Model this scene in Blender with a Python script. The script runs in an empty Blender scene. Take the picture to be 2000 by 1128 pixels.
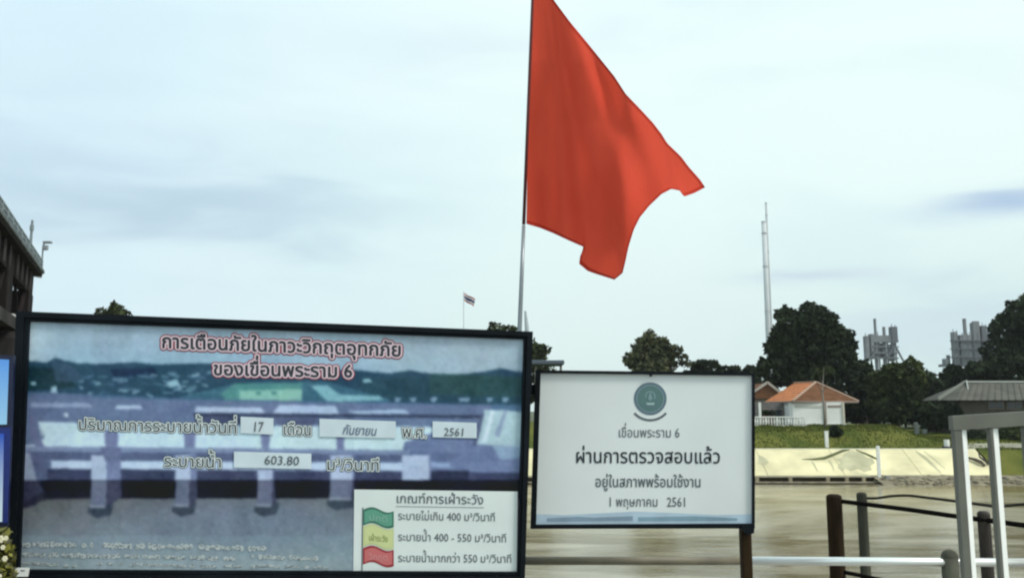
import bpy, math, random
import numpy as np
from mathutils import Vector, Matrix

random.seed(7); rng = np.random.default_rng(7)
R = math.radians
sc = bpy.context.scene
col = sc.collection

# ------------------------------------------------------------------ camera
F = 1700.0                      # focal length in photo pixels (2000 wide)
EYE = Vector((0, 0, 1.6))
PITCH = math.atan(236 / F)
cam = bpy.data.cameras.new('camera'); cam.sensor_width = 36; cam.lens = 36 * F / 2000
cam.clip_start = 0.05; cam.clip_end = 6000
cam_o = bpy.data.objects.new('camera', cam); col.objects.link(cam_o)
cam_o.location = EYE; cam_o.rotation_euler = (R(90) + PITCH, 0, 0)
sc.camera = cam_o
sc.render.engine = 'CYCLES'
sc.render.resolution_x = 1024; sc.render.resolution_y = 577
sc.cycles.pixel_filter_type = 'BLACKMAN_HARRIS'; sc.cycles.filter_width = 2.3
sc.cycles.max_bounces = 8; sc.cycles.transparent_max_bounces = 12
sc.view_settings.view_transform = 'Standard'; sc.view_settings.look = 'None'
sc.view_settings.exposure = 0.35; sc.view_settings.gamma = 1
sc.view_settings.use_curve_mapping = False

# ------------------------------------------------------------------ sky + sun
SUN_EL, SUN_AZ = 46, 116          # azimuth clockwise from +Y (view direction)
w = bpy.data.worlds.new("World"); sc.world = w; w.use_nodes = True
nt = w.node_tree; N = nt.nodes; L = nt.links
for n in list(N): N.remove(n)
out = N.new('ShaderNodeOutputWorld'); bg = N.new('ShaderNodeBackground'); bg.inputs['Strength'].default_value = 0.1
L.new(bg.outputs[0], out.inputs[0])
sky = N.new('ShaderNodeTexSky'); sky.sky_type = 'NISHITA'; sky.sun_disc = False
sky.sun_elevation = R(SUN_EL); sky.sun_rotation = R(SUN_AZ)
tc = N.new('ShaderNodeTexCoord')
def wn(t, **kw):
    n = N.new(t)
    for k, v in kw.items(): setattr(n, k, v)
    return n
def wlink(a, b): L.new(a, b)
def noise(scale, detail, stretch, loc=(0, 0, 0), dist=0.6, rough=0.5):
    m = wn('ShaderNodeMapping'); m.inputs['Scale'].default_value = stretch; m.inputs['Location'].default_value = loc
    wlink(tc.outputs['Generated'], m.inputs['Vector'])
    n = wn('ShaderNodeTexNoise'); n.inputs['Scale'].default_value = scale; n.inputs['Detail'].default_value = detail
    n.inputs['Distortion'].default_value = dist; n.inputs['Roughness'].default_value = rough
    wlink(m.outputs[0], n.inputs['Vector']); return n.outputs['Fac']
def ramp(src, stops):
    r = wn('ShaderNodeValToRGB'); e = r.color_ramp.elements
    while len(e) < len(stops): e.new(0.5)
    for el, (p, c) in zip(e, stops): el.position = p; el.color = (*c, 1) if len(c) == 3 else c
    wlink(src, r.inputs[0]); return r.outputs['Color']
def mix(fac, a, b, mode='MIX'):
    m = wn('ShaderNodeMix', data_type='RGBA', blend_type=mode)
    for s, v in ((m.inputs[0], fac), (m.inputs[6], a), (m.inputs[7], b)):
        if isinstance(v, (int, float)): s.default_value = v
        elif isinstance(v, tuple): s.default_value = (*v, 1)
        else: wlink(v, s)
    return m.outputs[2]
def math_(op, a, b=0.0):
    m = wn('ShaderNodeMath', operation=op)
    for s, v in ((m.inputs[0], a), (m.inputs[1], b)):
        if isinstance(v, (int, float)): s.default_value = v
        else: wlink(v, s)
    return m.outputs[0]
sep = wn('ShaderNodeSeparateXYZ'); wlink(tc.outputs['Generated'], sep.inputs[0])
def s2l(c):
    c = np.asarray(c, float) / 255.0
    r = np.where(c <= 0.04045, c / 12.92, ((c + 0.055) / 1.055) ** 2.4)
    return tuple(float(v) for v in r) if r.ndim == 1 else r
SK = lambda c, k=10.0: tuple(v * k for v in s2l(c))
# overcast layer: pale cyan low, whiter higher up
elev = ramp(math_('MULTIPLY', sep.outputs['Z'], 1.0),
            [(0.0, s2l((202, 221, 216))), (0.07, s2l((213, 234, 228))), (0.22, s2l((227, 248, 243))), (0.45, s2l((236, 254, 251)))])
soft = ramp(noise(1.5, 3, (1, 1, 2.6), (0.3, 0.1, 0.45), 0.4), [(0.38, (0, 0, 0)), (0.62, (1, 1, 1))])
band = ramp(noise(2.6, 4, (1, 1, 4.5), (1.3, 2.1, 0.2), 0.7, 0.5), [(0.47, (0, 0, 0)), (0.66, (1, 1, 1))])
side = ramp(math_('ADD', math_('MULTIPLY', sep.outputs['X'], 0.9), 0.5), [(0.12, (1, 1, 1)), (0.50, (0.18, 0.18, 0.18)), (0.95, (0.12, 0.12, 0.12))])
c1 = mix(math_('MULTIPLY', side, 0.75), elev, s2l((200, 228, 244)))
c1 = mix(math_('MULTIPLY', soft, 0.22), c1, s2l((243, 251, 250)))
c1 = mix(math_('MULTIPLY', band, 0.22), c1, s2l((190, 216, 228)))
# a few wisps of blue-grey cloud where the sky shows them
def dirof(px, py):
    d = Matrix.Rotation(PITCH, 3, 'X') @ Vector(((px - 1000) / F, 1, -(py - 564) / F)); return d.normalized()
def wisp(px, py, rx, ry, colr, amt, seed):
    global c1
    d = dirof(px, py); sx = 1 / (rx / F); sz = 1 / (ry / F)
    nz = noise(5, 4, (1, 1, 4), (seed, seed * 2, seed), 0.8)
    dx = math_('MULTIPLY', math_('SUBTRACT', sep.outputs['X'], d.x), sx)
    nzs = math_('MULTIPLY', math_('SUBTRACT', nz, 0.5), 3.4)
    dz = math_('ADD', math_('MULTIPLY', math_('SUBTRACT', sep.outputs['Z'], d.z), sz), nzs)
    dy = math_('GREATER_THAN', sep.outputs['Y'], 0.0)
    e = math_('EXPONENT', math_('MULTIPLY', math_('ADD', math_('MULTIPLY', dx, dx), math_('MULTIPLY', dz, dz)), -1.0))
    e = math_('MULTIPLY', math_('MULTIPLY', e, dy), amt)
    c1 = mix(e, c1, s2l(colr))
wisp(330, 395, 420, 70, (176, 202, 218), 0.85, 0.4)
wisp(60, 300, 260, 60, (186, 212, 230), 0.6, 1.4)
wisp(1975, 392, 110, 24, (160, 186, 218), 0.85, 2.2)
wisp(1580, 538, 110, 12, (196, 214, 226), 0.8, 3.1)
wisp(1850, 640, 260, 70, (192, 212, 224), 0.65, 4.7)
wisp(900, 90, 300, 40, (210, 230, 238), 0.5, 5.3)
ten = wn('ShaderNodeVectorMath', operation='SCALE'); wlink(c1, ten.inputs[0]); ten.inputs['Scale'].default_value = 10.0 / 1.27 * 1.12
final = mix(0.97, sky.outputs[0], ten.outputs[0])
wlink(final, bg.inputs['Color'])

sl = bpy.data.lights.new('sun', 'SUN'); sl.energy = 2.0; sl.angle = R(14); sl.color = (1, 0.96, 0.9)
so = bpy.data.objects.new('sun', sl); col.objects.link(so)
sd = Vector((math.sin(R(SUN_AZ)) * math.cos(R(SUN_EL)), math.cos(R(SUN_AZ)) * math.cos(R(SUN_EL)), math.sin(R(SUN_EL))))
so.rotation_euler = sd.to_track_quat('Z', 'Y').to_euler()

# ------------------------------------------------------------------ helpers
RX = Matrix.Rotation(PITCH, 3, 'X')
def ray(px, py): return RX @ Vector(((px - 1000) / F, 1, -(py - 564) / F))
def at(px, py, Y):
    """point seen at a photo pixel, Y metres ahead"""
    d = ray(px, py); return EYE + d * (Y / d.y)
def zat(py, Y): return 1.6 + ray(1000, py).z / ray(1000, py).y * Y
def xat(px, py, Y): return at(px, py, Y).x
class Plane:
    def __init__(s, a, b, n=None):      # vertical plane through ground points a, b
        s.p = Vector((*a, 0)); d = Vector((b[0] - a[0], b[1] - a[1], 0)).normalized()
        s.n = Vector((d.y, -d.x, 0));
        if s.n.y > 0: s.n = -s.n         # towards the camera
    def __call__(s, px, py, off=0.0):
        d = ray(px, py); p = s.p + s.n * off
        t = (p - EYE).dot(s.n) / d.dot(s.n); return EYE + d * t

_m = {}
def mat(name, colour, rough=0.6, metal=0.0, bump=0.0, bscale=8.0, vary=0.0, vscale=3.0, dark=None, island=0.0, trans=0.0, spec=0.5, stretch=(1, 1, 1), detail=6, bdist=0.02, lo=0.35, hi=0.65):
    if name in _m: return _m[name]
    m = bpy.data.materials.new(name); m.use_nodes = True; t = m.node_tree; b = t.nodes['Principled BSDF']
    b.inputs['Roughness'].default_value = rough; b.inputs['Metallic'].default_value = metal
    b.inputs['Specular IOR Level'].default_value = spec
    b.inputs['Base Color'].default_value = (*colour, 1)
    tc = t.nodes.new('ShaderNodeTexCoord'); mp = t.nodes.new('ShaderNodeMapping'); mp.inputs['Scale'].default_value = stretch
    t.links.new(tc.outputs['Object'], mp.inputs[0])
    src = None
    if vary:
        n = t.nodes.new('ShaderNodeTexNoise'); n.inputs['Scale'].default_value = vscale; n.inputs['Detail'].default_value = detail
        t.links.new(mp.outputs[0], n.inputs['Vector'])
        r = t.nodes.new('ShaderNodeValToRGB'); e = r.color_ramp.elements
        dk = dark or tuple(c * (1 - vary) for c in colour)
        e[0].position = lo; e[0].color = (*dk, 1); e[1].position = hi; e[1].color = (*colour, 1)
        t.links.new(n.outputs['Fac'], r.inputs[0]); src = r.outputs['Color']
    if island:
        g = t.nodes.new('ShaderNodeNewGeometry'); mr = t.nodes.new('ShaderNodeMapRange')
        mr.inputs['To Min'].default_value = 1 - island; mr.inputs['To Max'].default_value = 1 + island
        t.links.new(g.outputs['Random Per Island'], mr.inputs[0])
        vm = t.nodes.new('ShaderNodeVectorMath'); vm.operation = 'SCALE'
        if src: t.links.new(src, vm.inputs[0])
        else: vm.inputs[0].default_value = colour
        t.links.new(mr.outputs[0], vm.inputs['Scale']); src = vm.outputs[0]
    if src: t.links.new(src, b.inputs['Base Color'])
    if bump:
        n = t.nodes.new('ShaderNodeTexNoise'); n.inputs['Scale'].default_value = bscale; n.inputs['Detail'].default_value = 8
        t.links.new(mp.outputs[0], n.inputs['Vector'])
        bp = t.nodes.new('ShaderNodeBump'); bp.inputs['Strength'].default_value = bump; bp.inputs['Distance'].default_value = bdist
        t.links.new(n.outputs['Fac'], bp.inputs['Height']); t.links.new(bp.outputs[0], b.inputs['Normal'])
    if trans:
        tr = t.nodes.new('ShaderNodeBsdfTranslucent'); ms = t.nodes.new('ShaderNodeMixShader'); ms.inputs[0].default_value = trans
        if src: t.links.new(src, tr.inputs['Color'])
        else: tr.inputs['Color'].default_value = (*colour, 1)
        o = t.nodes['Material Output']; t.links.new(b.outputs[0], ms.inputs[1]); t.links.new(tr.outputs[0], ms.inputs[2]); t.links.new(ms.outputs[0], o.inputs[0])
    _m[name] = m; return m
def attr_mat(name, rough=0.4):
    m = bpy.data.materials.new(name); m.use_nodes = True; t = m.node_tree; b = t.nodes['Principled BSDF']
    a = t.nodes.new('ShaderNodeAttribute'); a.attribute_name = 'print_colour'
    t.links.new(a.outputs['Color'], b.inputs['Base Color']); b.inputs['Roughness'].default_value = rough
    b.inputs['Specular IOR Level'].default_value = 0.25
    return m

class MB:
    """collects shapes in world coordinates; build() links them as one mesh object"""
    def __init__(s): s.v = []; s.f = []
    def add(s, vs, fs):
        o = len(s.v); s.v += [tuple(v) for v in vs]; s.f += [tuple(i + o for i in f) for f in fs]; return s
    def box(s, c, size, rz=0.0, bev=0.0, M=None):
        x, y, z = (k / 2 for k in size)
        if bev <= 0:
            pts = [(-x, -y, -z), (x, -y, -z), (x, y, -z), (-x, y, -z), (-x, -y, z), (x, -y, z), (x, y, z), (-x, y, z)]
            fs = [(0, 3, 2, 1), (4, 5, 6, 7), (0, 1, 5, 4), (1, 2, 6, 5), (2, 3, 7, 6), (3, 0, 4, 7)]
        else:
            b = min(bev, x * .9, y * .9, z * .9); pts = []; idx = {}
            for sx in (-1, 1):
                for sy in (-1, 1):
                    for sz in (-1, 1):
                        for k in range(3):
                            p = [sx * (x - b), sy * (y - b), sz * (z - b)]; p[k] = (sx * x, sy * y, sz * z)[k]
                            idx[(sx, sy, sz, k)] = len(pts); pts.append(tuple(p))
            fs = []
            I = idx
            for sg in (-1, 1):
                q = [(sg, -1, -1), (sg, 1, -1), (sg, 1, 1), (sg, -1, 1)]; fs.append(tuple(I[(*k, 0)] for k in (q if sg > 0 else q[::-1])))
                q = [(-1, sg, -1), (-1, sg, 1), (1, sg, 1), (1, sg, -1)]; fs.append(tuple(I[(*k, 1)] for k in (q if sg > 0 else q[::-1])))
                q = [(-1, -1, sg), (1, -1, sg), (1, 1, sg), (-1, 1, sg)]; fs.append(tuple(I[(*k, 2)] for k in (q if sg > 0 else q[::-1])))
            for a in (-1, 1):
                for b2 in (-1, 1):
                    fs.append((I[(-1, a, b2, 1)], I[(1, a, b2, 1)], I[(1, a, b2, 2)], I[(-1, a, b2, 2)]))
                    fs.append((I[(a, -1, b2, 0)], I[(a, 1, b2, 0)], I[(a, 1, b2, 2)], I[(a, -1, b2, 2)]))
                    fs.append((I[(a, b2, -1, 0)], I[(a, b2, 1, 0)], I[(a, b2, 1, 1)], I[(a, b2, -1, 1)]))
                    for c2 in (-1, 1): fs.append((I[(a, b2, c2, 0)], I[(a, b2, c2, 1)], I[(a, b2, c2, 2)]))
        if M is None: M = Matrix.Rotation(rz, 3, 'Z')
        c = Vector(c); return s.add([c + M @ Vector(p) for p in pts], fs)
    def bar(s, a, b, wd, dp, up=Vector((0, 0, 1)), bev=0.0):
        """box-section bar from a to b"""
        a = Vector(a); b = Vector(b); x = (b - a); ln = x.length; x.normalize()
        y = up.cross(x)
        if y.length < 1e-4: y = Vector((0, 1, 0)).cross(x)
        y.normalize(); z = x.cross(y)
        M = Matrix((x, y, z)).transposed(); return s.box((a + b) / 2, (ln, dp, wd), M=M, bev=bev)
    def tube(s, pts, r, n=10, cap=True):
        pts = [Vector(p) for p in pts]; rs = r if isinstance(r, (list, tuple)) else [r] * len(pts); vs = []; fs = []
        for i, p in enumerate(pts):
            d = (pts[min(i + 1, len(pts) - 1)] - pts[max(i - 1, 0)]).normalized()
            u = d.cross(Vector((0, 0, 1)) if abs(d.z) < .9 else Vector((1, 0, 0))).normalized(); v = d.cross(u)
            for k in range(n):
                a = 2 * math.pi * k / n; vs.append(p + (u * math.cos(a) + v * math.sin(a)) * rs[i])
        for i in range(len(pts) - 1):
            for k in range(n):
                fs.append((i * n + k, i * n + (k + 1) % n, (i + 1) * n + (k + 1) % n, (i + 1) * n + k))
        if cap: fs += [tuple(range(n))[::-1], tuple((len(pts) - 1) * n + k for k in range(n))]
        return s.add(vs, fs)
    def sphere(s, c, r, seg=14, rings=8, sq=(1, 1, 1)):
        vs = []; fs = []; c = Vector(c)
        for i in range(1, rings):
            for k in range(seg):
                t = math.pi * i / rings; a = 2 * math.pi * k / seg
                vs.append(c + Vector((r * sq[0] * math.sin(t) * math.cos(a), r * sq[1] * math.sin(t) * math.sin(a), r * sq[2] * math.cos(t))))
        top = len(vs); vs += [c + Vector((0, 0, r * sq[2])), c - Vector((0, 0, r * sq[2]))]
        for i in range(rings - 2):
            for k in range(seg): fs.append((i * seg + k, (i + 1) * seg + k, (i + 1) * seg + (k + 1) % seg, i * seg + (k + 1) % seg))
        for k in range(seg):
            fs.append((top, k, (k + 1) % seg)); fs.append((top + 1, (rings - 2) * seg + (k + 1) % seg, (rings - 2) * seg + k))
        return s.add(vs, fs)
    def build(s, name, m, parent=None, smooth=False, **tags):
        base = parent['_o'] if parent is not None and '_o' in parent else (0, 0, 0)
        me = bpy.data.meshes.new(name)
        b = Vector(base); me.from_pydata([tuple(Vector(v) - b) for v in s.v], [], s.f)
        me.materials.append(m)
        if smooth: me.shade_smooth()
        me.update()
        o = bpy.data.objects.new(name, me); col.objects.link(o)
        if parent is not None: o.parent = parent; o['_o'] = tuple(base)
        for k, v in tags.items(): o[k] = v
        return o
def thing(name, label, cat, loc, group=None):
    o = bpy.data.objects.new(name, None); o.empty_display_size = 0.1; col.objects.link(o); o.location = loc
    o['_o'] = tuple(float(c) for c in loc); o['label'] = label; o['category'] = cat
    if group: o['group'] = group
    return o
def sheet(plane, pts, off, dx=0.0):
    """flat polygon printed on / stuck to a plane, given in photo pixels"""
    m = MB(); m.add([plane(x, y, off) for x, y in pts], [tuple(range(len(pts)))[::-1]]); return m
def slab(plane, pts, off, th):
    """a polygon with thickness th standing off a plane"""
    n = len(pts); m = MB()
    a = [plane(x, y, off) for x, y in pts]; b = [p - plane.n * th for p in a]
    m.add(a + b, [tuple(range(n))[::-1], tuple(range(n, 2 * n))] + [(i, (i + 1) % n, n + (i + 1) % n, n + i) for i in range(n)]); return m

# ------------------------------------------------------------------ materials
M_water = None
m_conc = mat('weathered_concrete', (0.34, 0.33, 0.30), 0.85, vary=.45, vscale=1.2, bump=.3, bscale=14)
m_dam = mat('dark_dam_concrete', (0.022, 0.017, 0.017), 0.9, spec=.08, vary=.6, vscale=.7, bump=.4, bscale=3, stretch=(1, 1, .35))  # near-black base with streaky random tone
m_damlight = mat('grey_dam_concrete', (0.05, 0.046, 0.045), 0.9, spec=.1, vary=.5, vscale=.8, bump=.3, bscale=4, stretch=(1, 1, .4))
m_rail = mat('grey_painted_railing', (0.20, 0.24, 0.26), 0.6, vary=.3, vscale=2)
m_grass = mat('grass_slope', (0.150, 0.150, 0.036), 0.95, spec=.05, vary=.6, vscale=.3, dark=(0.070, 0.092, 0.020), bump=.9, bscale=9, detail=10, bdist=.15)
m_farland = mat('far_ground', (0.08, 0.09, 0.04), 0.95, vary=.4, vscale=.02, bump=.2)
m_slope = mat('cream_revetment', (0.80, 0.72, 0.45), 0.85, spec=.15, vary=.34, vscale=.28, bump=.3, bscale=5, detail=8, stretch=(1, 1, 1.4))
m_stone = mat('bank_rubble', (0.27, 0.23, 0.15), 0.95, vary=.6, vscale=1.4, bump=.8, bscale=4, bdist=.1)
m_frame = mat('black_painted_steel', (0.006, 0.009, 0.013), 0.55, spec=.12, bump=.08, bscale=30, vary=.5, vscale=5)
m_white = mat('white_sign_sheet', (0.72, 0.75, 0.74), 0.45, vary=.10, vscale=1.4, bump=.03, bscale=6, bdist=.01)
m_ink = mat('black_print', (0.022, 0.026, 0.034), 0.5)
m_inkgrey = mat('grey_print', (0.10, 0.115, 0.13), 0.5)
m_inksoft = mat('faded_print', (0.19, 0.21, 0.23), 0.5)
m_penblue = mat('blue_pen', (0.10, 0.14, 0.22), 0.5)
m_brownpost = mat('dark_brown_wood', (0.040, 0.022, 0.008), 0.8, spec=.15, vary=.7, vscale=9, bump=.6, bscale=20, stretch=(1, 1, .12))
m_greypost = mat('grey_green_wood', (0.075, 0.075, 0.055), 0.85, spec=.15, vary=.5, vscale=12, bump=.5, bscale=20, stretch=(1, 1, .12))
m_rope = mat('black_rope', (0.008, 0.007, 0.006), 0.9, spec=.05, bump=.5, bscale=60)
m_rope2 = mat('grey_rope', (0.035, 0.033, 0.028), 0.9, spec=.1, bump=.5, bscale=60)
m_chrome = mat('galvanised_pipe', (0.92, 0.92, 0.88), 0.33, metal=.8, vary=.1, vscale=3)
m_whitepipe = mat('white_painted_pipe', (0.86, 0.86, 0.82), 0.35, vary=.12, vscale=3)
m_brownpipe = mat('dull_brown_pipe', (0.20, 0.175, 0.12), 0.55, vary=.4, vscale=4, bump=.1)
m_gate = mat('grey_gate_paint', (0.165, 0.163, 0.135), 0.5, spec=.3, vary=.2, vscale=5, bump=.06, bscale=25)
m_gateedge = mat('gate_highlight_and_tag_white', (0.93, 0.94, 0.90), 0.25, vary=.08, vscale=8)  # white for the sun highlight on the gate bars, and for the corner tag
m_steel = mat('pole_steel', (0.30, 0.33, 0.35), 0.35, metal=.4, vary=.2, vscale=6)
m_sleeve = mat('maroon_pole_sleeve', (0.10, 0.018, 0.016), 0.8)
m_leafdark = mat('dark_leaves', (0.040, 0.054, 0.026), 0.85, island=.5, vary=.7, vscale=.30, dark=(0.016, 0.024, 0.014), trans=.10, spec=.08)
m_leafmid = mat('mid_green_leaves', (0.070, 0.086, 0.030), 0.85, island=.5, vary=.6, vscale=.3, dark=(0.026, 0.036, 0.017), trans=.12, spec=.08)
m_leafolive = mat('olive_leaves', (0.105, 0.110, 0.055), 0.85, island=.5, vary=.6, vscale=.45, dark=(0.045, 0.052, 0.030), trans=.15, spec=.1)
m_bark = mat('grey_brown_bark', (0.10, 0.085, 0.065), 0.9, bump=.6, bscale=8, vary=.4)
m_cream = mat('house_wall_paint', (0.80, 0.80, 0.76), 0.8, vary=.1, vscale=.8, bump=.05)
m_tile = mat('orange_roof_tile', (0.68, 0.265, 0.12), 0.85, spec=.1, vary=.3, vscale=1.5)
m_tile2 = mat('brown_roof_tile', (0.20, 0.095, 0.05), 0.85, spec=.1, vary=.3, vscale=1.5)
m_trim = mat('brown_trim', (0.26, 0.20, 0.17), 0.7)
m_dark = mat('dark_opening', (0.02, 0.022, 0.022), 0.6)
m_glass = mat('dark_window_glass', (0.03, 0.035, 0.04), 0.12)
m_roofgrey = mat('grey_sheet_roof', (0.115, 0.112, 0.095), 0.8, spec=.2, vary=.3, vscale=.6, bump=.2, bscale=4)
m_roofpale = mat('pale_barge_board', (0.40, 0.42, 0.38), 0.7)
m_wallbrown = mat('brown_wall', (0.07, 0.06, 0.045), 0.8, vary=.3)
m_plant = mat('hazy_plant_steel', (0.24, 0.25, 0.26), 0.8, vary=.4, vscale=.1)
m_plant2 = mat('darker_plant_steel', (0.14, 0.15, 0.17), 0.8, vary=.3, vscale=.1)
m_chim = mat('haze_pale_concrete', (0.58, 0.60, 0.60), 0.8, vary=.15, vscale=.05)  # concrete paled, part of the distance haze is put into its colour
m_chim2 = mat('haze_grey_concrete', (0.48, 0.50, 0.51), 0.8, vary=.15, vscale=.05)  # greyer concrete, likewise lightened to carry some haze

# ------------------------------------------------------------------ setting: water, ground, quay
def water_mat():
    m = bpy.data.materials.new('muddy_river'); m.use_nodes = True; t = m.node_tree; b = t.nodes['Principled BSDF']
    tc = t.nodes.new('ShaderNodeTexCoord'); mp = t.nodes.new('ShaderNodeMapping'); mp.inputs['Scale'].default_value = (0.45, 1.1, 1)
    t.links.new(tc.outputs['Object'], mp.inputs[0])
    def ns(sc_, d, dist=0.5):
        n = t.nodes.new('ShaderNodeTexNoise'); n.inputs['Scale'].default_value = sc_; n.inputs['Detail'].default_value = d; n.inputs['Distortion'].default_value = dist
        t.links.new(mp.outputs[0], n.inputs['Vector']); return n.outputs['Fac']
    r = t.nodes.new('ShaderNodeValToRGB'); e = r.color_ramp.elements
    e[0].position = .43; e[0].color = (0.125, 0.093, 0.035, 1); e[1].position = .58; e[1].color = (0.34, 0.305, 0.22, 1)
    t.links.new(ns(.10, 9, 1.6), r.inputs[0]); t.links.new(r.outputs[0], b.inputs['Base Color'])
    rr = t.nodes.new('ShaderNodeMapRange'); rr.inputs['To Min'].default_value = .10; rr.inputs['To Max'].default_value = .26
    t.links.new(ns(.09, 5, 1.0), rr.inputs[0]); t.links.new(rr.outputs[0], b.inputs['Roughness'])
    b1 = t.nodes.new('ShaderNodeBump'); b1.inputs['Strength'].default_value = .5; b1.inputs['Distance'].default_value = .10
    t.links.new(ns(.9, 8), b1.inputs['Height'])
    t.links.new(b1.outputs[0], b.inputs['Normal']); b.inputs['IOR'].default_value = 1.33
    return m
WZ = -5.2
o = MB().add([(-400, 8, WZ), (400, 8, WZ), (400, 82, WZ), (-400, 82, WZ)], [(0, 1, 2, 3)]).build('river_water', water_mat(), kind='structure')
o = MB().add([(-1200, -200, -6.4), (1200, -200, -6.4), (1200, 1500, -6.4), (-1200, 1500, -6.4)], [(0, 1, 2, 3)]).build('riverbed_ground', m_farland, kind='structure')
MB().box((0, .9, -3.2), (60, 13.8, 6.4)).build('quay', m_conc, kind='structure')

def sstep(a, b, x):
    t = min(1, max(0, (x - a) / (b - a))); return t * t * (3 - 2 * t)
def terrain(x, y):
    right = sstep(41.3, 45.5, x); top = -0.12 * (1 - right) - 1.25 * right
    z = -2.33 + (top + 2.33) * (sstep(88, 97, y) * (1 - .25 * right) + .25 * right * sstep(88, 130, y))
    z += 0.05 * math.sin(x * .9 + y) * sstep(88, 90, y) + 0.04 * math.sin(x * 2.3)* sstep(88, 90, y)
    return z
xs = list(np.arange(-90, 100, 1.0)); ys = [88.0, 88.6, 89.5, 90.5, 91.5, 92.5, 93.5, 94.5, 95.5, 96.5, 98, 100, 104, 110, 120, 130]
g = MB(); g.v = [(x, y, terrain(x, y)) for y in ys for x in xs]; n = len(xs)
g.f = [(j * n + i, j * n + i + 1, (j + 1) * n + i + 1, (j + 1) * n + i) for j in range(len(ys) - 1) for i in range(n - 1)]
g.build('grass_embankment', m_grass, smooth=True, kind='structure')
far = MB().add([(-1200, 130, -.9), (1200, 130, -.9), (1200, 1500, -.9), (-1200, 1500, -.9), (-1200, 130, -6.5), (1200, 130, -6.5)], [(0, 1, 2, 3), (4, 5, 1, 0)])
far.build('far_ground', m_farland, kind='structure')
# grass tufts so that the ridge of the bank is not a clean line
tb = MB()
for k in range(9000):
    x = rng.uniform(20, 62); y = rng.choice([rng.uniform(88.1, 98), rng.uniform(94, 98)]); z = terrain(x, y); h = rng.uniform(.06, .24); a = rng.uniform(0, 3.14); dx, dy = .10 * math.cos(a), .10 * math.sin(a)
    tb.add([(x - dx, y - dy, z - .02), (x + dx, y + dy, z - .02), (x + rng.uniform(-.1, .1), y + rng.uniform(-.05, .05), z + h)], [(0, 1, 2)])
m_tuft = mat('grass_tufts_green', (0.095, 0.112, 0.026), 0.9, island=.25, trans=.2, spec=.1)
tb.build('grass_tufts', m_tuft, kind='stuff', label='short green grass tufts covering the embankment around the orange roofed house', category='grass')

# sloped cream revetment, split in cast panels with recessed joints
rev = thing('revetment', 'pale cream sloping concrete revetment along the far river bank below the grass', 'embankment', (30, 86, -3.4))
x0, x1 = -60, xat(1928, 900, 86)
edges = list(np.arange(x1, x0, -7.3)) + [x0]
for i in range(len(edges) - 1):
    a, b = edges[i + 1] + .025, edges[i] - .025; sl_ = 0.0
    MB().add([(a, 84, -4.53), (b, 84, -4.53), (b, 88, -2.30), (a, 88, -2.30), (a, 84.2, -4.9), (b, 84.2, -4.9), (b, 88.2, -2.6), (a, 88.2, -2.6)],
             [(0, 1, 2, 3), (7, 6, 5, 4), (0, 4, 5, 1), (1, 5, 6, 2), (2, 6, 7, 3), (3, 7, 4, 0)]).build('panel', m_slope, rev)
MB().box(((x0 + x1) / 2, 88.15, -2.26), (x1 - x0, .3, .12), bev=.02).build('coping', mat('coping_cream', (.74, .72, .55), .8, vary=.15), rev)
# mossy stains: strokes of dark growth lying on the slope
def on_slope(px, py, off=0.03):
    # the slope plane goes through (y84,z-4.53) and (y88,z-2.30)
    d = ray(px, py); nrm = Vector((0, -2.23, 4)).normalized(); p0 = Vector((0, 84, -4.53)) + nrm * off
    return EYE + d * ((p0 - EYE).dot(nrm) / d.dot(nrm))
m_moss = mat('dark_moss', (0.10, 0.11, 0.035), .95, vary=.4, vscale=2)
m_mossg = mat('grey_damp_stain', (0.52, 0.49, 0.32), .9, spec=.1, vary=.3, vscale=.6)
st = MB()
def stroke(pts, ws, off):
    top = [on_slope(x, y - w_ / 2, off) for (x, y), w_ in zip(pts, ws)]; bot = [on_slope(x, y + w_ / 2, off) for (x, y), w_ in zip(pts, ws)]
    k = len(pts); st.add(top + bot, [(i, k + i, k + i + 1, i + 1) for i in range(k - 1)])
stroke([(1566, 896), (1590, 896), (1610, 894), (1628, 887), (1645, 880), (1660, 877.5)], [1, 4, 6, 6, 5, 2], .012)
stroke([(1672, 878), (1690, 885), (1703, 891), (1716, 897)], [2, 4, 5, 3], .012)
st.build('moss_streak', m_moss, rev, kind='stuff')
st = MB(); st.add([on_slope(x, y, .005) for x, y in ((1656, 881), (1664, 879), (1672, 881), (1684, 884), (1693, 892), (1704, 895), (1709, 903), (1700, 909), (1703, 917), (1688, 921), (1676, 915), (1662, 919), (1650, 914), (1646, 921), (1636, 912), (1641, 902), (1632, 896), (1645, 893), (1648, 886))], [tuple(range(19))[::-1]])
st.add([on_slope(x, y, .006) for x, y in ((1483, 888), (1495, 894), (1502, 902), (1494, 908), (1480, 904))], [tuple(range(5))[::-1]])
stroke([(1788, 880), (1806, 893), (1822, 907), (1838, 923)], [4, 7, 7, 5], .008)
stroke([(1804, 880), (1826, 897), (1846, 915)], [2, 3, 2], .009)
stroke([(1585, 900), (1592, 910), (1597, 919)], [4, 7, 3], .010)
stroke([(1618, 898), (1626, 909), (1629, 918)], [4, 8, 4], .011)
st.build('damp_patch', m_mossg, rev, kind='stuff')

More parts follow.
